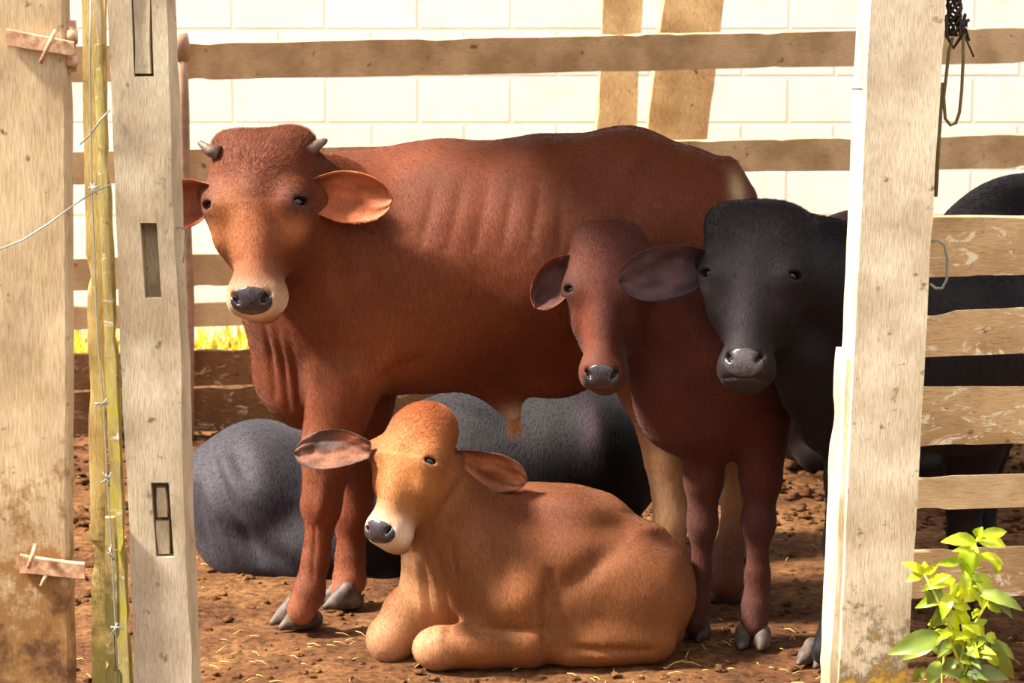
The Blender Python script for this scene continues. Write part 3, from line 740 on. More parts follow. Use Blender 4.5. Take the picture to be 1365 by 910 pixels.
bt = empty('batten_strips', (float(T(125, 1000, 5.0)[0]), 5.0, 0))
tag(bt, 'upright mossy yellow-green batten boards along the left side of the mortised post', 'boards')
vplank('batten', (106, -80), (140, -80), (118, 720), (141, 720), 5.16, .03, M['batten'], bt, nl=70, nw=3, wob=.003, seed=30., chips=.04)
vplank('batten', (118, 700), (140, 700), (124, 1040), (148, 1040), 5.17, .03, M['batten'], bt, nl=40, nw=3, wob=.004, seed=31., chips=.05)
vplank('mossy_batten', (122, 60), (136, 60), (160, 1048), (180, 1048), 5.06, .04, M['mossy'], bt, nl=80, nw=3, wob=.003, seed=33., chips=.05)
vplank('split_batten', (118, -80), (134, -80), (130, 110), (138, 110), 5.07, .03, M['postl'], bt, nl=30, nw=2, wob=.003, seed=34., chips=.04)
vplank('split_batten', (138, 690), (153, 690), (142, 1055), (165, 1055), 5.03, .02, M['batten'], bt, nl=40, nw=3, wob=.003, seed=36., chips=.08)

gpn = empty('plank_gate', (float(T(20, 1020, 4.85)[0]), 4.85, 0))
tag(gpn, 'wide rough vertical plank at the left edge, pale at top and stained brown below', 'gate')
q = vplank('panel_board', (-90, -90), (88, -90), (-90, 1082), (97, 1082), 4.85, .055, M['panel'], gpn, nl=120, nw=14, wob=.0025, seed=40.)
bv = q.modifiers.new('bev', 'BEVEL'); bv.width = .008; bv.segments = 3; bv.limit_method = 'ANGLE'
m = MB(); Yh = 4.84
def strap(x0, y0, x1, y1, hpx, Yq, nm='strap_hinge'):
    A = T(x0, y0, Yq); Bq = T(x1, y1, Yq); h = hpx/2/SCL(A)
    return plank(nm, [A+[0, 0, h], Bq+[0, 0, h*.9], Bq-[0, 0, h*.9], A-[0, 0, h]], (0, .012, 0), M['rust'], gpn, nl=20, nw=3, wob=.0025, seed=x0+y0)
strap(8, 50, 98, 66, 24, 4.835); 
m = MB(); m.tube([T(94, 27, 4.87), T(94, 96, 4.87)], .011, 12); m.tube([T(94, 40, 4.865), T(94, 58, 4.865)], .014, 12); m.tube([T(94, 74, 4.865), T(94, 88, 4.865)], .014, 12); m.obj('hinge_pin', M['rust'], gpn)
m = MB(); m.tube([T(74, 40, 4.83), T(64, 62, 4.82), T(54, 84, 4.825)], .0045, 8); m.obj('bent_nail', M['rust'], gpn)
strap(26, 752, 112, 762, 24, 4.835)
m = MB(); m.tube([T(48, 725, 4.83), T(43, 742, 4.82), T(38, 756, 4.83)], .0045, 8); m.obj('bent_nail', M['rust'], gpn)
m = MB(); m.tube([T(62, 765, 4.83), T(55, 781, 4.82)], .004, 8); m.obj('bent_nail', M['rust'], gpn)
# wires
def wire(pts, r, lab, nm='wire', mt='wire', barbs=()):
    m = MB(); m.tube([T(*p) for p in pts], r, 6)
    for (x, y, Y) in barbs:
        for k in range(4):
            a = rg.uniform(0, 6.28); c = T(x, y, Y); d = np.array([math.cos(a), -.3, math.sin(a)])*.016; m.tube([c-d*.6, c+d], .0013, 5)
    return tag(m.obj(nm, M[mt], origin=T(*pts[0])), lab, 'wire')
wire([(-10, 336, 4.8), (30, 320, 4.8), (65, 298, 4.8), (100, 272, 4.83), (128, 254, 4.95), (148, 246, 5.04)], .0018, 'pale loose wire curving from the left plank up to the mortised post')
wire([(107, 192, 5.1), (120, 180, 5.045), (134, 160, 5.04), (147, 146, 5.045)], .0018, 'short wire end sticking out of the battens above the long loose wire')
wire([(121, 0, 5.0), (120, 80, 5.02), (122, 240, 5.02), (126, 340, 5.02), (130, 450, 5.02), (138, 540, 5.01), (143, 640, 5.0), (149, 730, 4.99), (154, 830, 4.99), (158, 930, 4.99)], .0015,
     'barbed wire running down the mossy battens', 'barbed_wire', 'wire', [(137, 538, 5.0), (143, 638, 4.99), (148, 736, 4.98), (154, 836, 4.98), (124, 250, 5.01)])
wire([(228, 302, 5.05), (240, 303, 5.1), (249, 306, 5.12), (247, 330, 5.12), (244, 350, 5.1)], .0018, 'thin looped wire end on the right side of the mortised post')

# ------------------------------------------------------------------ bright green weed in front of the pen
M['leaf'] = leafmat('lime_leaf', lin((214, 222, 40)), lin((150, 176, 30)), .3)
M['leaf_dark'] = leafmat('green_leaf', lin((132, 150, 52)), lin((96, 112, 44)), .2)
M['stem'] = plain('green_stem', lin((190, 190, 70)), .5)
YQ = 4.95
pb = T(1280, 1040, YQ); pb[2] = 0
plant = empty('leafy_weed', pb)
tag(plant, 'bright yellow-green leafy weed at the foot of the pen fence, bottom right', 'plant')
st = MB(); lv = MB(); ld = MB(); rg = random.Random(21)
def leaf(mb, base, tip, wd, N, droop=.25, fold=.5, n=9):
    base = np.asarray(base); tip = np.asarray(tip); L = tip-base; l = np.linalg.norm(L); L = L/l; N = np.asarray(N, float); N = nrm(N-L*np.dot(N, L)); W = np.cross(L, N); Vv = []; Fv = []
    for k in range(n+1):
        t = k/n; ww = wd*(math.sin(math.pi*min(1, t**.8))**.9)*(1 if 0 < k < n else .05)+.0006
        c = base+L*l*t+N*(droop*l*math.sin(math.pi*t)*.8); rip = .0015*math.sin(t*25)
        for s_ in (-1, -.5, 0, .5, 1): Vv.append(c+W*ww*s_+N*(abs(s_)*ww*fold+rip*abs(s_)))
    for k in range(n):
        for j in range(4): Fv.append((k*5+j, k*5+j+1, k*5+j+6, k*5+j+5))
    mb.add(Vv, Fv)
def Q3(px, py, d=0.): return T(px, py, YQ+d)
stems = [[(1286, 1040, 0), (1283, 880, 0), (1288, 800, .01), (1296, 740, 0), (1303, 716, 0)], [(1262, 860, 0), (1272, 845, 0), (1258, 820, -.02), (1250, 800, -.02), (1232, 765, -.02)],
         [(1286, 900, 0), (1262, 842, 0), (1268, 815, 0), (1266, 790, 0)], [(1284, 900, 0), (1300, 862, .01), (1312, 850, .0), (1310, 838, 0)], [(1258, 1000, .03), (1256, 900, .03), (1262, 842, .02)],
         [(1270, 900, .02), (1290, 860, .02), (1300, 830, .03), (1318, 800, .03)]]
for s_ in stems: st.tube([Q3(*p) for p in s_], [.0035]+[.0028]*(len(s_)-2)+[.0015], 7)
L_ = [  # base px, tip px, half width px, dark?
 ((1302, 722), (1254, 722), 9, 0), ((1302, 720), (1341, 728), 9, 0), ((1303, 718), (1342, 708), 8, 0), ((1302, 716), (1310, 702), 7, 0), ((1298, 722), (1290, 770), 14, 0),
 ((1284, 745), (1248, 752), 6, 0), ((1300, 742), (1338, 752), 7, 0), ((1332, 746), (1328, 765), 5, 0), ((1232, 765), (1202, 750), 6, 0), ((1230, 767), (1208, 775), 6, 0), ((1232, 764), (1252, 750), 5, 0), ((1232, 762), (1232, 748), 5, 0),
 ((1274, 772), (1232, 786), 10, 0), ((1250, 778), (1236, 806), 10, 1), ((1288, 770), (1310, 815), 9, 0), ((1298, 768), (1330, 818), 9, 0), ((1302, 790), (1364, 814), 9, 1), ((1312, 795), (1350, 824), 7, 1),
 ((1266, 792), (1220, 810), 8, 0), ((1262, 800), (1238, 838), 9, 1), ((1268, 790), (1256, 826), 8, 0), ((1282, 800), (1276, 832), 8, 0), ((1280, 790), (1300, 800), 7, 0), ((1266, 780), (1280, 795), 9, 0),
 ((1256, 846), (1184, 872), 14, 1), ((1258, 846), (1200, 880), 12, 1), ((1282, 830), (1304, 852), 6, 0), ((1310, 850), (1290, 856), 6, 0), ((1312, 848), (1328, 856), 8, 0), ((1312, 842), (1300, 836), 5, 0), ((1308, 855), (1352, 878), 8, 1),
 ((1312, 866), (1332, 888), 6, 0), ((1322, 850), (1352, 905), 9, 1), ((1284, 852), (1274, 880), 9, 1), ((1290, 862), (1296, 905), 9, 1), ((1262, 870), (1240, 862), 7, 1), ((1252, 880), (1238, 915), 9, 1), ((1232, 888), (1216, 908), 7, 1),
 ((1290, 895), (1345, 905), 10, 1), ((1296, 906), (1318, 918), 8, 1), ((1266, 860), (1280, 872), 5, 0), ((1262, 815), (1278, 845), 5, 0), ((1294, 780), (1320, 775), 6, 0), ((1286, 760), (1280, 800), 8, 0), ((1276, 812), (1292, 836), 6, 0), ((1300, 835), (1316, 826), 5, 0)]
for i, (a, c, wd, dk) in enumerate(L_):
    d = rg.uniform(-.03, .03); N = np.array([rg.uniform(-.4, .4), -1, rg.uniform(.1, .9)])
    leaf(ld if dk else lv, Q3(*a, d*.3), Q3(*c, d), wd/SCL(Q3(*a))*1.05, N, .2, .3)
for i in range(64):
    s_ = rg.choice(stems[:4]+stems[5:]); k = rg.randrange(len(s_)-1); t_ = rg.random(); a = [s_[k][q]+(s_[k+1][q]-s_[k][q])*t_ for q in (0, 1)]
    if a[1] > 925: continue
    an = rg.uniform(-.5, 3.64); l = rg.uniform(14, 34); dk = a[1] > 845 and rg.random() < .7
    leaf(ld if dk else lv, Q3(*a, 0), Q3(a[0]+math.cos(an)*l, a[1]+math.sin(an)*l*.8, rg.uniform(-.05, .05)), l*.2/SCL(Q3(*a)), (rg.uniform(-.5, .5), -1, rg.uniform(.1, 1)), .2, .3)
st.obj('stem', M['stem'], plant); o = lv.obj('leaves', M['leaf'], plant); o['label'] = 'young lime-yellow leaves'; o = ld.obj('leaves', M['leaf_dark'], plant); o['label'] = 'older dull green lower leaves'

# ================================================================== CATTLE
M['coat'] = coat_mat('short_coat'); M['fur'] = fur_mat(); M['fur_black'] = fur_mat(.08)
M['coat_black'] = coat_mat('black_coat', .25, .04, .55, .2)
M['eye'] = plain('wet_dark_eye', (.006, .004, .005), .12)
def nosem(n, c):
    m = plain(n, c, .28, 0, .45, nscale=160, dark=tuple(x*.5 for x in c)); m.node_tree.nodes['Principled BSDF'].inputs['Coat Weight'].default_value = .35; return m
M['nose'] = nosem('wet_nose', lin((56, 49, 54)))
M['nose_pale'] = nosem('grey_nose', lin((72, 64, 68)))
M['hoof'] = plain('horny_hoof', lin((92, 74, 62)), .65, 0, .5, nscale=50, dark=lin((52, 40, 35)))
M['hoof_dark'] = plain('dark_hoof', lin((66, 52, 48)), .65, 0, .5, nscale=50, dark=lin((36, 27, 26)))
M['horn'] = plain('horn_keratin', lin((112, 92, 78)), .5, 0, .4, nscale=70, dark=lin((90, 68, 58)))
M['hair_tan'] = plain('pale_tuft_hair', lin((214, 150, 90)), .6)
M['hair_brown'] = plain('brown_hair', lin((150, 84, 46)), .6)
M['hair_dark'] = plain('dark_hair', lin((58, 40, 38)), .6)
BR = lin((107, 51, 25)); RED = lin((80, 36, 22)); BLK = lin((28, 24, 28)); TAN = lin((136, 84, 46)); GRY = lin((58, 54, 61)); CREAM = lin((238, 212, 176)); DKBR = lin((88, 44, 34)); EYE = lin((38, 24, 22))

# ---------- A: big brown bull calf, side on
A = Beast('brown_bull', BR); Y0 = 6.42; t = lambda x, y, d=0.: (x, y, Y0+d)
A.pc(t(475, 372), t(600, 355), 160, 161, .05, fac=1.25).pc(t(600, 355), t(760, 345), 161, 160, .05, fac=1.22)
A.pc(t(750, 330), t(880, 300), 148, 112, .06, fac=1.05).pc(t(880, 295), t(932, 285), 108, 74, .05, fac=.95)
A.pe(t(832, 225, -.05), (62, 54), .12, .05).pe(t(832, 225, .06), (62, 54), .10, .05)
A.pc(t(440, 262), t(590, 262), 58, 62, .05, fac=1.7)
A.pc(t(480, 350, -.02), t(385, 270, -.18), 128, 78, .06, fac=1.2)
A.pc(t(400, 420, -.03), t(386, 495, 0), 60, 46, .05, fac=1.9).pe(t(412, 497, 0), (70, 76), .115, .05)
A.pc(t(380, 330, -.16), t(392, 440, -.04), 40, 48, .05, fac=2.)
A.pe(t(480, 395, -.13), (72, 130), .10, .06, -.15).pe(t(480, 395, .13), (72, 130), .10, .06, -.15)
# forelegs
A.pc(t(462, 500, -.14), t(437, 600, -.16), 52, 36, .03).pc(t(437, 600, -.16), t(428, 672, -.18), 34, 26, .02).pe(t(427, 674, -.185), (26, 27), .045, .02)
A.pc(t(428, 690, -.185), t(421, 745, -.20), 20, 17.5, .02).pc(t(421, 745, -.20), t(412, 788, -.22), 17, 21, .02).pc(t(412, 788, -.22), t(401, 812, -.235), 21, 19, .012)
A.pc(t(485, 500, .13), t(476, 610, .10), 50, 33, .03).pc(t(476, 610, .10), t(470, 690, .08), 32, 25, .02).pe(t(470, 686, .08), (25, 26), .045, .02)
A.pc(t(469, 700, .08), t(467, 745, .07), 21, 19, .02).pc(t(467, 745, .07), t(466, 772, .06), 19, 22, .02).pc(t(466, 772, .06), t(459, 790, .04), 22, 19, .012)
# hind legs
A.pc(t(905, 330, -.08), t(880, 500, -.10), 92, 62, .04, fac=1.6).pc(t(880, 500, -.12), t(888, 610, -.12), 56, 28, .03).pc(t(888, 610, -.12), t(896, 690, -.12), 27, 23, .02)
A.pc(t(896, 690, -.12), t(890, 770, -.13), 21, 17, .02).pc(t(890, 770, -.13), t(884, 815, -.14), 19, 24, .02)
A.pc(t(930, 320, .12), t(950, 500, .12), 88, 60, .05, fac=1.4).pc(t(950, 500, .12), t(978, 615, .10), 52, 26, .03).pc(t(978, 615, .10), t(984, 660, .08), 26, 23, .02)
A.pc(t(984, 660, .08), t(972, 735, .06), 20, 17, .02).pc(t(972, 735, .06), t(968, 775, .05), 19, 24, .02)
A.pe(t(735, 490, 0), (60, 40), .10, .06)                                                   # flank
A.pc(t(660, 500, 0), t(684, 552, 0), 38, 12, .05)                                          # sheath
A.pc(t(972, 222, 0), t(994, 262, .01), 13, 11, .03).pc(t(994, 262, .01), t(985, 420, .02), 11, 8, .02).pc(t(985, 420, .02), t(915, 585, -.18+.19), 8, 7, .02)
P = T(333, 422, 5.98); Q = T(336, 172, 6.12)
H = A.head(P, Q, (-.16, -1, -.08), .468, EYE, wide=1.08, mz=.80, nosew=1.15, pollc=(.11, .84, .105), nose_mat=M['nose'], eye_mat=M['eye'])
# boss of the poll, horn buds
for (x, z, a) in ((.16, .93, .08), (-.15, .93, .07)): A.P.append(ell(H(x, .2, z), (.045, .04, .035), None, .04))
A.ear(T(408, 256, 6.16), T(523, 266, 6.12), (.05, -1, -.10), .062, cup=.45, cin=lin((196, 112, 74)), cback=BR, rim=lin((216, 130, 84)), mot=.75)
A.ear(T(284, 258, 6.15), T(196, 285, 6.14), (-.1, -1, -.10), .060, cup=.45, cin=lin((150, 76, 48)), cback=BR, rim=lin((190, 100, 60)))
A.P.append(cone(T(385, 250, 6.18), T(422, 257, 6.17), .045, .024, .02)); A.P.append(cone(T(300, 252, 6.17), T(276, 260, 6.16), .045, .024, .02))
A.blob(H(0, .05, .05), .062, CREAM, .95); A.blob(H(.13, .15, .08), .042, CREAM, .6); A.blob(H(-.13, .15, .08), .042, CREAM, .8)
A.blob(H(0, -.02, .32), .055, lin((166, 100, 62)), .6, (1, 1, .55)); A.blob(H(0, .0, .66), .075, lin((88, 42, 30)), .5); A.blob(H(0, .2, .95), .09, lin((112, 58, 34)), .5)
A.blob(H(.19, .06, .56), .026, EYE, .9); A.blob(H(-.19, .06, .56), .022, EYE, .8); A.blob(H(-.03, .02, .45), .085, lin((142, 78, 40)), .6); A.blob(H(-.14, .02, .45), .045, lin((176, 112, 68)), .7, (1, 1, .4))  # last blob paints sunlight on the left of the face into the coat
for sx in (-1, 1): A.blob(H(sx*.19, .1, .47), .04, lin((196, 124, 78)), .5)
A.blob(T(986, 245, Y0-.12), .035, lin((226, 196, 150)), .8, (1.6, .5, .6)); A.blob(T(520, 480, Y0-.25), .12, lin((176, 98, 58)), .4)
for q in ((T(400, 830, Y0-.24), .06), (T(430, 600, Y0-.2), .05), (T(465, 790, Y0+.06), .06)): A.blob(*q, lin((184, 120, 84)), .5)
for q in (T(888, 620, Y0-.12), T(896, 700, Y0-.12), T(980, 640, Y0+.1)): A.blob(q, .13, lin((214, 166, 122)), .85)
A.blob(T(968, 745, Y0+.06), .07, lin((110, 74, 62)), .8)
A.blob(T(684, 550, Y0), .035, CREAM, .8); A.blob(T(905, 590, Y0), .08, lin((50, 34, 34)), .9)
A.hoof(G(396, 834), math.pi+.5, .056, .078, M['hoof']); A.hoof(G(455, 808), math.pi+.35, .052, .070, M['hoof']); A.hoof(G(880, 826), math.pi+.2, .052, .06, M['hoof']); A.hoof(G(964, 800), math.pi+.2, .050, .058, M['hoof_dark'])
Ys = Y0-.25
A.crease((512, 330), (500, 500), Ys, .022, -.008); A.crease((440, 300), (470, 420), Y0-.22, .03, -.007)
for (a, b_) in (((356, 430), (366, 530)), ((372, 430), (384, 545)), ((390, 440), (398, 540))): A.crease(a, b_, Y0-.10, .009, -.005)
for k_ in range(6): A.crease((585+k_*34, 235), (560+k_*37, 330), Y0-.27, .012, -.0035)
A.crease((720, 250), (790, 400), Y0-.25, .05, -.012); A.crease((640, 215), (700, 200), Y0-.2, .03, -.008)
A.crease((845, 200), (790, 330), Y0-.2, .035, .008); A.crease((760, 470), (820, 380), Y0-.25, .03, -.008); A.crease((505, 510), (560, 480), Y0-.22, .02, -.006)
A.crease((433, 640), (424, 690), Y0-.21, .012, .003); A.crease((420, 700), (418, 770), Y0-.22, .006, -.003)
oA = A.build(M['coat'], 'large brown bull calf standing side-on at the back, small horns, head turned to camera', 'cow', (float(T(650, 400, Y0)[0]), Y0, 0), fur=150000, flow=(.45, 0, -1), furlen=.012, pollen=.020)
for (p0, p1, r, mt) in (((402, 200, 6.16), (434, 187, 6.17), .020, 'horn'), ((292, 204, 6.15), (266, 190, 6.16), .018, 'horn')):
    a = T(*p0); c = T(*p1); mid = (a+c)/2+np.array([0, 0, -.006]); m = MB(); m.tube([a, mid, c, c+(c-mid)*.15], [r, r*.8, r*.35, .002], 14); m.obj('horn', M[mt], oA)
rg = random.Random(4)
m_ = [T(685+rg.gauss(0, 4), 556+rg.gauss(0, 4), Y0+rg.gauss(0, .007)) for _ in range(90)]
hair('belly_tuft', m_, [(0, 0, -1)]*90, .055, .0010, M['hair_tan'], oA, jit=.30, seed=2)
hp_ = [T(905+rg.gauss(0, 5), 588+rg.gauss(0, 6), Y0+.01+rg.gauss(0, .012)) for _ in range(150)]
hair('tail_switch', hp_, [(.25, 0, -1)]*150, .085, .002, M['hair_dark'], oA, jit=.2, seed=3)
# ---------- B: tan calf lying in front
B_ = Beast('brown_calf', TAN); Y0 = 6.02; t = lambda x, y, d=0.: (x, y, Y0+d)
B_.pc(t(650, 745, -.01), t(745, 760), 98, 106, .05, fac=1.1).pc(t(745, 760), t(835, 785, .03), 106, 92, .05, fac=1.1).pc(t(835, 788, -.02), t(858, 800, -.04), 90, 58, .05, fac=1.1)
B_.pc(t(625, 735, -.02), t(572, 650, -.10), 88, 50, .04, fac=1.15).pc(t(575, 700, -.12), t(580, 800, -.06), 40, 42, .04, fac=1.5).pc(t(580, 790, -.06), t(600, 835, -.03), 42, 36, .04, fac=1.3)
B_.pc(t(640, 680, 0), t(800, 690, .02), 36, 30, .05, fac=1.6)
# near foreleg folded under, elbow right
B_.pe(t(670, 770, -.12), (62, 84), .07, .05, .15).pc(t(690, 800, -.13), t(705, 845, -.14), 52, 38, .04).pc(t(700, 852, -.15), t(590, 862, -.17), 36, 27, .03).pe(t(580, 864, -.17), (30, 27), .048, .02).pc(t(590, 872, -.15), t(690, 874, -.12), 18, 17, .02)
# far foreleg: knee forward left
B_.pc(t(610, 790, .05), t(545, 815, -.02), 44, 30, .03).pc(t(545, 812, -.02), t(520, 848, -.06), 29, 28, .03).pe(t(519, 852, -.07), (29, 29), .048, .02).pc(t(526, 862, -.06), t(560, 850, .02), 19, 17, .02)
# hind leg near: thigh and folded shank
B_.pe(t(832, 800, -.09), (80, 80), .09, .05).pc(t(800, 855, -.14), t(872, 850, -.12), 30, 26, .03).pc(t(870, 856, -.12), t(760, 868, -.16), 22, 18, .03).pe(t(745, 830, -.10), (60, 50), .08, .05)
B_.pc(t(901, 790, .02), t(903, 850, -.01), 9, 7, .02)
P = T(497, 724, 5.74); Q = T(545, 556, 5.86)
H = B_.head(P, Q, (-.62, -1, -.06), .362, EYE, nosew=1.3, wide=.94, deep=1.0, nose_mat=M['nose'], eye_mat=M['eye'], jaw=1.15, mz=.92)
HB = (H, .362)
B_.ear(T(494, 600, 5.86), T(393, 597, 5.90), (-.1, -1, .35), .046, cup=.5, cin=lin((160, 100, 70)), cback=lin((96, 74, 68)), rim=lin((92, 72, 68)), mot=1., droop=.012)
B_.ear(T(600, 610, 5.95), T(702, 641, 5.96), (-.1, -1, -.1), .047, cup=.45, cin=lin((196, 122, 80)), cback=lin((150, 90, 58)), rim=lin((104, 72, 64)), mot=.9)
B_.P.append(cone(T(582, 600, 5.97), T(608, 612, 5.955), .036, .02, .02)); B_.P.append(cone(T(512, 598, 5.92), T(490, 599, 5.89), .03, .016, .02))
B_.blob(H(0, .06, .05), .052, lin((240, 222, 194)), .95); B_.blob(H(-.13, .1, .10), .04, lin((240, 222, 194)), .9); B_.blob(H(.14, .12, .09), .038, lin((240, 222, 194)), .8)
B_.blob(H(0, .05, .86), .09, lin((166, 86, 46)), .8); B_.blob(H(.06, .1, .48), .10, lin((186, 122, 64)), .8)
for q in (T(560, 790, Y0-.1), T(565, 840, Y0-.05), T(548, 740, Y0-.1)): B_.blob(q, .05, lin((232, 180, 130)), .7)  # chest lightened in the coat colour where light from the left falls
for q in (T(560, 866, Y0-.19), T(510, 862, Y0-.1)): B_.blob(q, .06, lin((214, 158, 118)), .7)
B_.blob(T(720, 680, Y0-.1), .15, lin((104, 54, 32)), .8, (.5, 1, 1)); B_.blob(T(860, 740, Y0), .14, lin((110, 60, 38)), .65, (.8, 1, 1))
B_.crease((733, 765), (728, 882), 5.84, .014, -.012); B_.crease((735, 790), (850, 715), 5.86, .03, -.010); B_.crease((620, 640), (556, 742), 5.82, .013, -.010)
for (p, q, d_) in (((552, 745), (562, 845), .004), ((563, 745), (574, 845), -.005), ((573, 742), (588, 846), .004), ((584, 740), (600, 838), -.004), ((600, 720), (618, 820), -.004)): B_.crease(p, q, 5.84, .007, d_)
B_.crease((600, 842), (725, 842), 5.80, .012, -.007); B_.crease((640, 700), (690, 830), 5.86, .03, -.008); B_.crease((760, 862), (870, 868), 5.84, .010, -.008)
B_.crease((690, 645), (850, 690), 5.98, .02, .007); B_.crease((700, 690), (830, 715), 5.88, .03, -.006)
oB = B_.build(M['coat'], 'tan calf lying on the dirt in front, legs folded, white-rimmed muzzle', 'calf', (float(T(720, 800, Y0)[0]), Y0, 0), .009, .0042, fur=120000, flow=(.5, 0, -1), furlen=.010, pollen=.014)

# ---------- C: red calf facing camera
Cc = Beast('red_calf', RED); Y0 = 6.08; t = lambda x, y, d=0.: (x, y, Y0+d)
rump = np.array([.92, 6.82, .82]); mid = np.array([.80, 6.42, .76]); ch = T(975, 490, Y0+.0)
Cc.pe(t(948, 500, -.02), (100, 116), .09, .03).w(ch, mid, .125, .145, .05).w(mid, rump, .145, .16, .06).w(rump, rump+[.01, .10, .02], .16, .11, .05)
Cc.pc(t(940, 450), t(850, 380, -.05), 82, 52, .04).pc(t(890, 500, -.02), t(905, 560, -.01), 44, 36, .05).pc(t(862, 470, -.03), t(880, 530, -.02), 24, 26, .04)
Cc.pe(t(895, 545, -.0), (44, 44), .06, .04)
Cc.pc(t(942, 560, .01), t(938, 640, .02), 36, 26, .03).pc(t(938, 640, .02), t(936, 695, .03), 23, 18, .02).pe(t(936, 700, .03), (20, 24), .036, .02)
Cc.pc(t(936, 715, .03), t(934, 760, .035), 14.5, 12.5, .02).pc(t(934, 760, .035), t(929, 806, .04), 13.5, 17, .02).pc(t(929, 806, .04), t(926, 828, .035), 17, 17, .01)
Cc.pc(t(1012, 560, -.0), t(1014, 640, .0), 42, 27, .03).pc(t(1014, 640, .0), t(1011, 690, .0), 26, 20, .02).pe(t(1011, 697, .0), (23, 26), .04, .02)
Cc.pc(t(1011, 712, .0), t(1010, 765, .0), 15, 14, .02).pc(t(1010, 765, .0), t(1008, 806, -.0), 15, 19, .02).pc(t(1008, 806, -.0), t(1005, 834, -.01), 19, 18, .01)
for (x, y) in ((.91, 6.94), (1.05, 6.86)):
    Cc.w((x, y, .70), (x, y-.02, .48), .10, .07, .04).w((x, y-.02, .48), (x, y+.05, .32), .055, .038, .03).w((x, y+.05, .32), (x, y, .12), .030, .026, .02).w((x, y, .12), (x, y-.02, .06), .028, .034, .02)
    Cc.hoof((x, y-.03), -math.pi/2, .042, .05, M['hoof_dark'])
P = T(801, 521, 5.85); Q = T(808, 271, 5.98)
H = Cc.head(P, Q, (-.13, -1, -.12), .405, EYE, wide=.90, mz=.92, nosew=1.15, pollc=(.125, .91, .085), nose_mat=M['nose'], eye_mat=M['eye'])
HC = (H, .405)
Cc.ear(T(768, 350, 6.01), T(712, 398, 5.97), (-.25, -1, .1), .046, cup=.75, cin=lin((74, 40, 36)), cback=RED, rim=lin((150, 72, 48)), droop=.02, mot=.5)
Cc.ear(T(865, 350, 6.03), T(950, 400, 6.0), (.0, -1, .1), .045, cup=.6, cin=lin((120, 56, 44)), cback=RED, rim=lin((150, 72, 48)), droop=.02)
Cc.P.append(cone(T(792, 346, 6.05), T(766, 350, 6.02), .033, .02, .02))
Cc.blob(H(0, .0, .76), .06, lin((92, 40, 34)), .7, (1.4, 1, .8)); Cc.blob(H(-.1, .02, .4), .05, lin((130, 66, 42)), .6, (1.2, 1, .5)); Cc.blob(H(-.15, .05, .82), .05, lin((120, 66, 50)), .5)  # the two left-side blobs paint the sunlit edge of the face
for q in (T(936, 700, Y0), T(930, 800, Y0), T(1011, 700, Y0), T(1008, 810, Y0)): Cc.blob(q, .08, lin((76, 44, 38)), .8)
Cc.hoof(G(924, 850), -math.pi/2-.3, .042, .05, M['hoof_dark']); Cc.hoof(G(1003, 862), -math.pi/2-.2, .046, .052, M['hoof'])
oC = Cc.build(M['coat'], 'reddish-brown calf standing face-on between the big brown one and the black one', 'calf', (float(ch[0]), Y0, 0), .010, .0042, fur=80000, flow=(.1, .4, -1), furlen=.009, pollen=.014)

# ---------- D: black young cow behind the post
D = Beast('black_cow', BLK); 
c0 = np.array([1.03, 5.92, .74]); c1 = np.array([1.27, 6.30, .79]); c2 = np.array([1.42, 6.66, .80])
D.w(c0, c1, .22, .275, .06, (0, 0, 1), .9).w(c1, c2, .275, .24, .06, (0, 0, 1), .85)
D.w(c2, c2+np.array([.02, .06, .02]), .23, .20, .06, (0, 0, 1), .85)
D.P.append(ell(c2+np.array([.02, 0, .21]), (.12, .12, .09), None, .05))
a0 = T(1030, 350, 5.84)
D.w(a0, c0+np.array([-.05, -.02, .08]), .125, .175, .06).w(T(1075, 470, 5.84), T(1105, 560, 5.9), .09, .075, .05).w(T(1050, 440, 5.82), T(1075, 520, 5.86), .05, .05, .04)
D.P.append(ell(T(1150, 540, 5.90), (.10, .09, .14), None, .05))
def leg(B, pts, k=.02):
    for (p, r), (q, s_) in zip(pts[:-1], pts[1:]): B.w(p, q, r, s_, k)
leg(D, [(T(1140, 570, 5.92), .085), (T(1128, 640, 5.89), .048), (T(1121, 715, 5.88), .036), (T(1119, 735, 5.88), .034), (T(1120, 790, 5.88), .024), (T(1112, 840, 5.87), .034), (T(1100, 868, 5.86), .034)])
leg(D, [((1.09, 6.02, .50), .08), ((1.08, 6.05, .36), .045), ((1.08, 6.05, .28), .038), ((1.08, 6.05, .12), .026), ((1.07, 6.02, .05), .034)])
for (x, y) in ((1.26, 6.74), (1.47, 6.60)):
    leg(D, [((x, y, .62), .14), ((x, y-.04, .46), .09), ((x+.02, y+.06, .34), .045), ((x+.01, y+.05, .28), .036), ((x, y, .12), .027), ((x-.01, y-.03, .05), .035)])
    D.hoof((x-.02, y-.05), -2.2, .045, .052, M['hoof_dark'])
D.hoof((1.06, 6.0), -2.2, .045, .052, M['hoof_dark'])
leg(D, [((1.54, 6.90, 1.0), .03), ((1.58, 6.98, .85), .022), ((1.57, 6.98, .45), .016)])
P = T(989, 517, 5.60); Q = T(1004, 262, 5.74)
H = D.head(P, Q, (-.22, -1, -.08), .440, lin((26, 20, 22)), wide=1.0, deep=1.0, mz=.80, nosew=1.12, pollc=(.13, .85, .115), mouth=.062, nosez=.130, nose_mat=M['nose_pale'], eye_mat=M['eye'])
HD = (H, .44)
D.ear(T(944, 350, 5.80), T(824, 374, 5.74), (-.05, -1, -.05), .062, cup=.5, cin=lin((104, 74, 78)), cback=lin((44, 34, 38)), rim=lin((60, 48, 56)), mot=.85)
D.ear(T(1062, 345, 5.80), T(1165, 378, 5.82), (.1, -1, -.05), .058, cup=.5, cin=lin((96, 58, 60)), cback=BLK, rim=lin((50, 38, 42)), mot=.6)
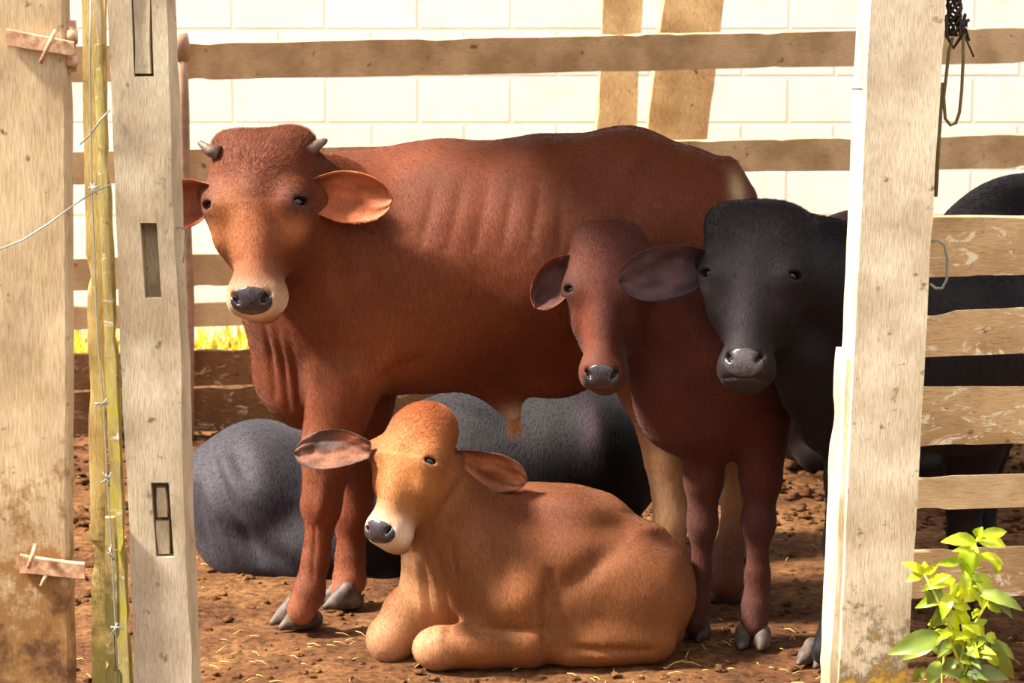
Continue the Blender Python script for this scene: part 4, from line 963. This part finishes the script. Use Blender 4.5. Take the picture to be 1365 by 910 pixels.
D.P.append(cone(T(965, 342, 5.83), T(936, 350, 5.81), .045, .024, .02)); D.P.append(cone(T(1045, 338, 5.84), T(1072, 348, 5.83), .045, .024, .02))
for (x, z) in ((.17, .90), (-.16, .90)): D.P.append(ell(H(x, .2, z), (.04, .04, .03), None, .03))
D.blob(H(-.08, .0, .42), .07, lin((66, 60, 64)), .6, (1, 1, .6)); D.blob(H(0, .1, .86), .09, lin((56, 48, 50)), .6); D.blob(H(0, .05, .05), .06, lin((66, 56, 58)), .5)
D.blob(H(0, .0, .60), .12, lin((50, 45, 50)), .6); D.blob(H(-.2, .1, .545), .018, lin((170, 156, 156)), .8)
D.hoof(G(1091, 885), -2.3, .048, .054, M['hoof'])
oD = D.build(M['coat_black'], 'black young cow standing at right, head beside the thick post, body behind the pen boards', 'cow', (1.0, 6.2, 0), .011, .0045, furmat=M['fur_black'], fur=90000, flow=(.3, .4, -1), furlen=.011, pollen=.016)

# ---------- E: big dark cow lying behind
E_ = Beast('lying_cow', GRY); Y0 = 7.02; t = lambda x, y, d=0.: (x, y, Y0+d)
E_.pe(t(345, 668), (92, 108), .25, .06).pc(t(350, 670), t(480, 690), 96, 108, .06, fac=1.0).pc(t(480, 688), t(620, 650), 106, 122, .06, fac=.95).pc(t(620, 648), t(770, 612), 122, 112, .06, fac=.95)
E_.pe(t(285, 655, -.02), (44, 56), .12, .05, .2).pe(t(420, 735, -.14), (100, 58), .14, .05).pe(t(350, 730, -.10), (70, 48), .14, .05)
E_.pc(t(770, 600), t(850, 590, .05), 100, 62, .06).pc(t(850, 585, .05), t(905, 560, .1), 62, 48, .05)
E_.pc(t(740, 740, -.1), t(660, 760, -.2), 44, 30, .04).pc(t(660, 762, -.2), t(760, 775, -.24), 28, 22, .03)
E_.pc(t(400, 770, -.16), t(520, 780, -.20), 26, 20, .03)
E_.pe(t(268, 690, -.1), (12, 52), .10, .03, -.25, -1) if False else None

P = T(985, 600, 7.22); Q = T(905, 520, 7.18)
H = E_.head(P, Q, (.55, -.4, .5), .42, lin((26, 20, 22)), nose_mat=M['nose'], eye_mat=M['eye'])
E_.ear(T(905, 540, 7.05), T(880, 600, 6.98), (-.3, -1, .1), .05, cup=.5, cin=lin((60, 46, 50)), cback=BLK)
for q, r_ in ((T(760, 620, Y0-.1), .34), (T(620, 680, Y0-.1), .30), (T(540, 740, Y0-.1), .25), (T(480, 740, Y0-.1), .2)): E_.blob(q, r_, lin((15, 11, 13)), 1.0)  # near-black blobs paint the bull's shade into this cow's coat
E_.blob(T(788, 570, Y0-.28), .055, lin((110, 90, 104)), .6, (1.6, .5, .7))
for (px, py, yw) in ((775, 782, 0.), ):
    E_.hoof(G(px, py), yw, .05, .055, M['hoof_dark'])
for (p, q, w_, d_) in (((270, 610), (345, 745), .02, -.012), ((262, 640), (310, 740), .012, .006), ((300, 600), (330, 640), .03, -.012), ((350, 560), (470, 600), .03, .006), ((300, 700), (420, 770), .03, -.010), ((255, 660), (275, 740), .012, -.008), ((430, 600), (440, 720), .04, -.01), ((560, 540), (650, 560), .03, .008)): E_.crease(p, q, Y0-.24, w_, d_)
oE = E_.build(M['coat_black'], 'dark grey cow lying on the ground behind the legs of the big brown bull', 'cow', (float(T(560, 700, Y0)[0]), Y0, 0), .012, .0055, furmat=M['fur_black'], fur=50000, flow=(-.4, 0, -1), furlen=.010)

# ---------- F: black animal lying far back, between the red calf and the post
F_ = Beast('black_cow', lin((40, 32, 36)))
F_.w((.97, 8.35, .24), (1.25, 8.35, .27), .22, .24, .06, (0, 0, 1), 1.).w((1.25, 8.35, .27), (1.55, 8.4, .28), .24, .22, .06)
F_.w((1.55, 8.4, .32), (1.78, 8.35, .48), .15, .10, .05).w((.98, 8.2, .08), (1.2, 8.12, .07), .07, .05, .03).w((1.45, 8.2, .08), (1.3, 8.1, .06), .06, .045, .03)
H = F_.head((1.93, 8.2, .36), (1.80, 8.33, .70), (.6, -.8, .2), .4, lin((20, 16, 18)), nose_mat=M['nose'], eye_mat=M['eye'])
F_.ear((1.73, 8.3, .62), (1.60, 8.25, .56), (-.2, -1, 0), .045, cin=lin((60, 40, 44)), cback=BLK)
oF = F_.build(M['coat_black'], 'black cow lying far back near the fence, glimpsed between red calf and post', 'cow', (1.3, 8.35, 0), .016, .009)
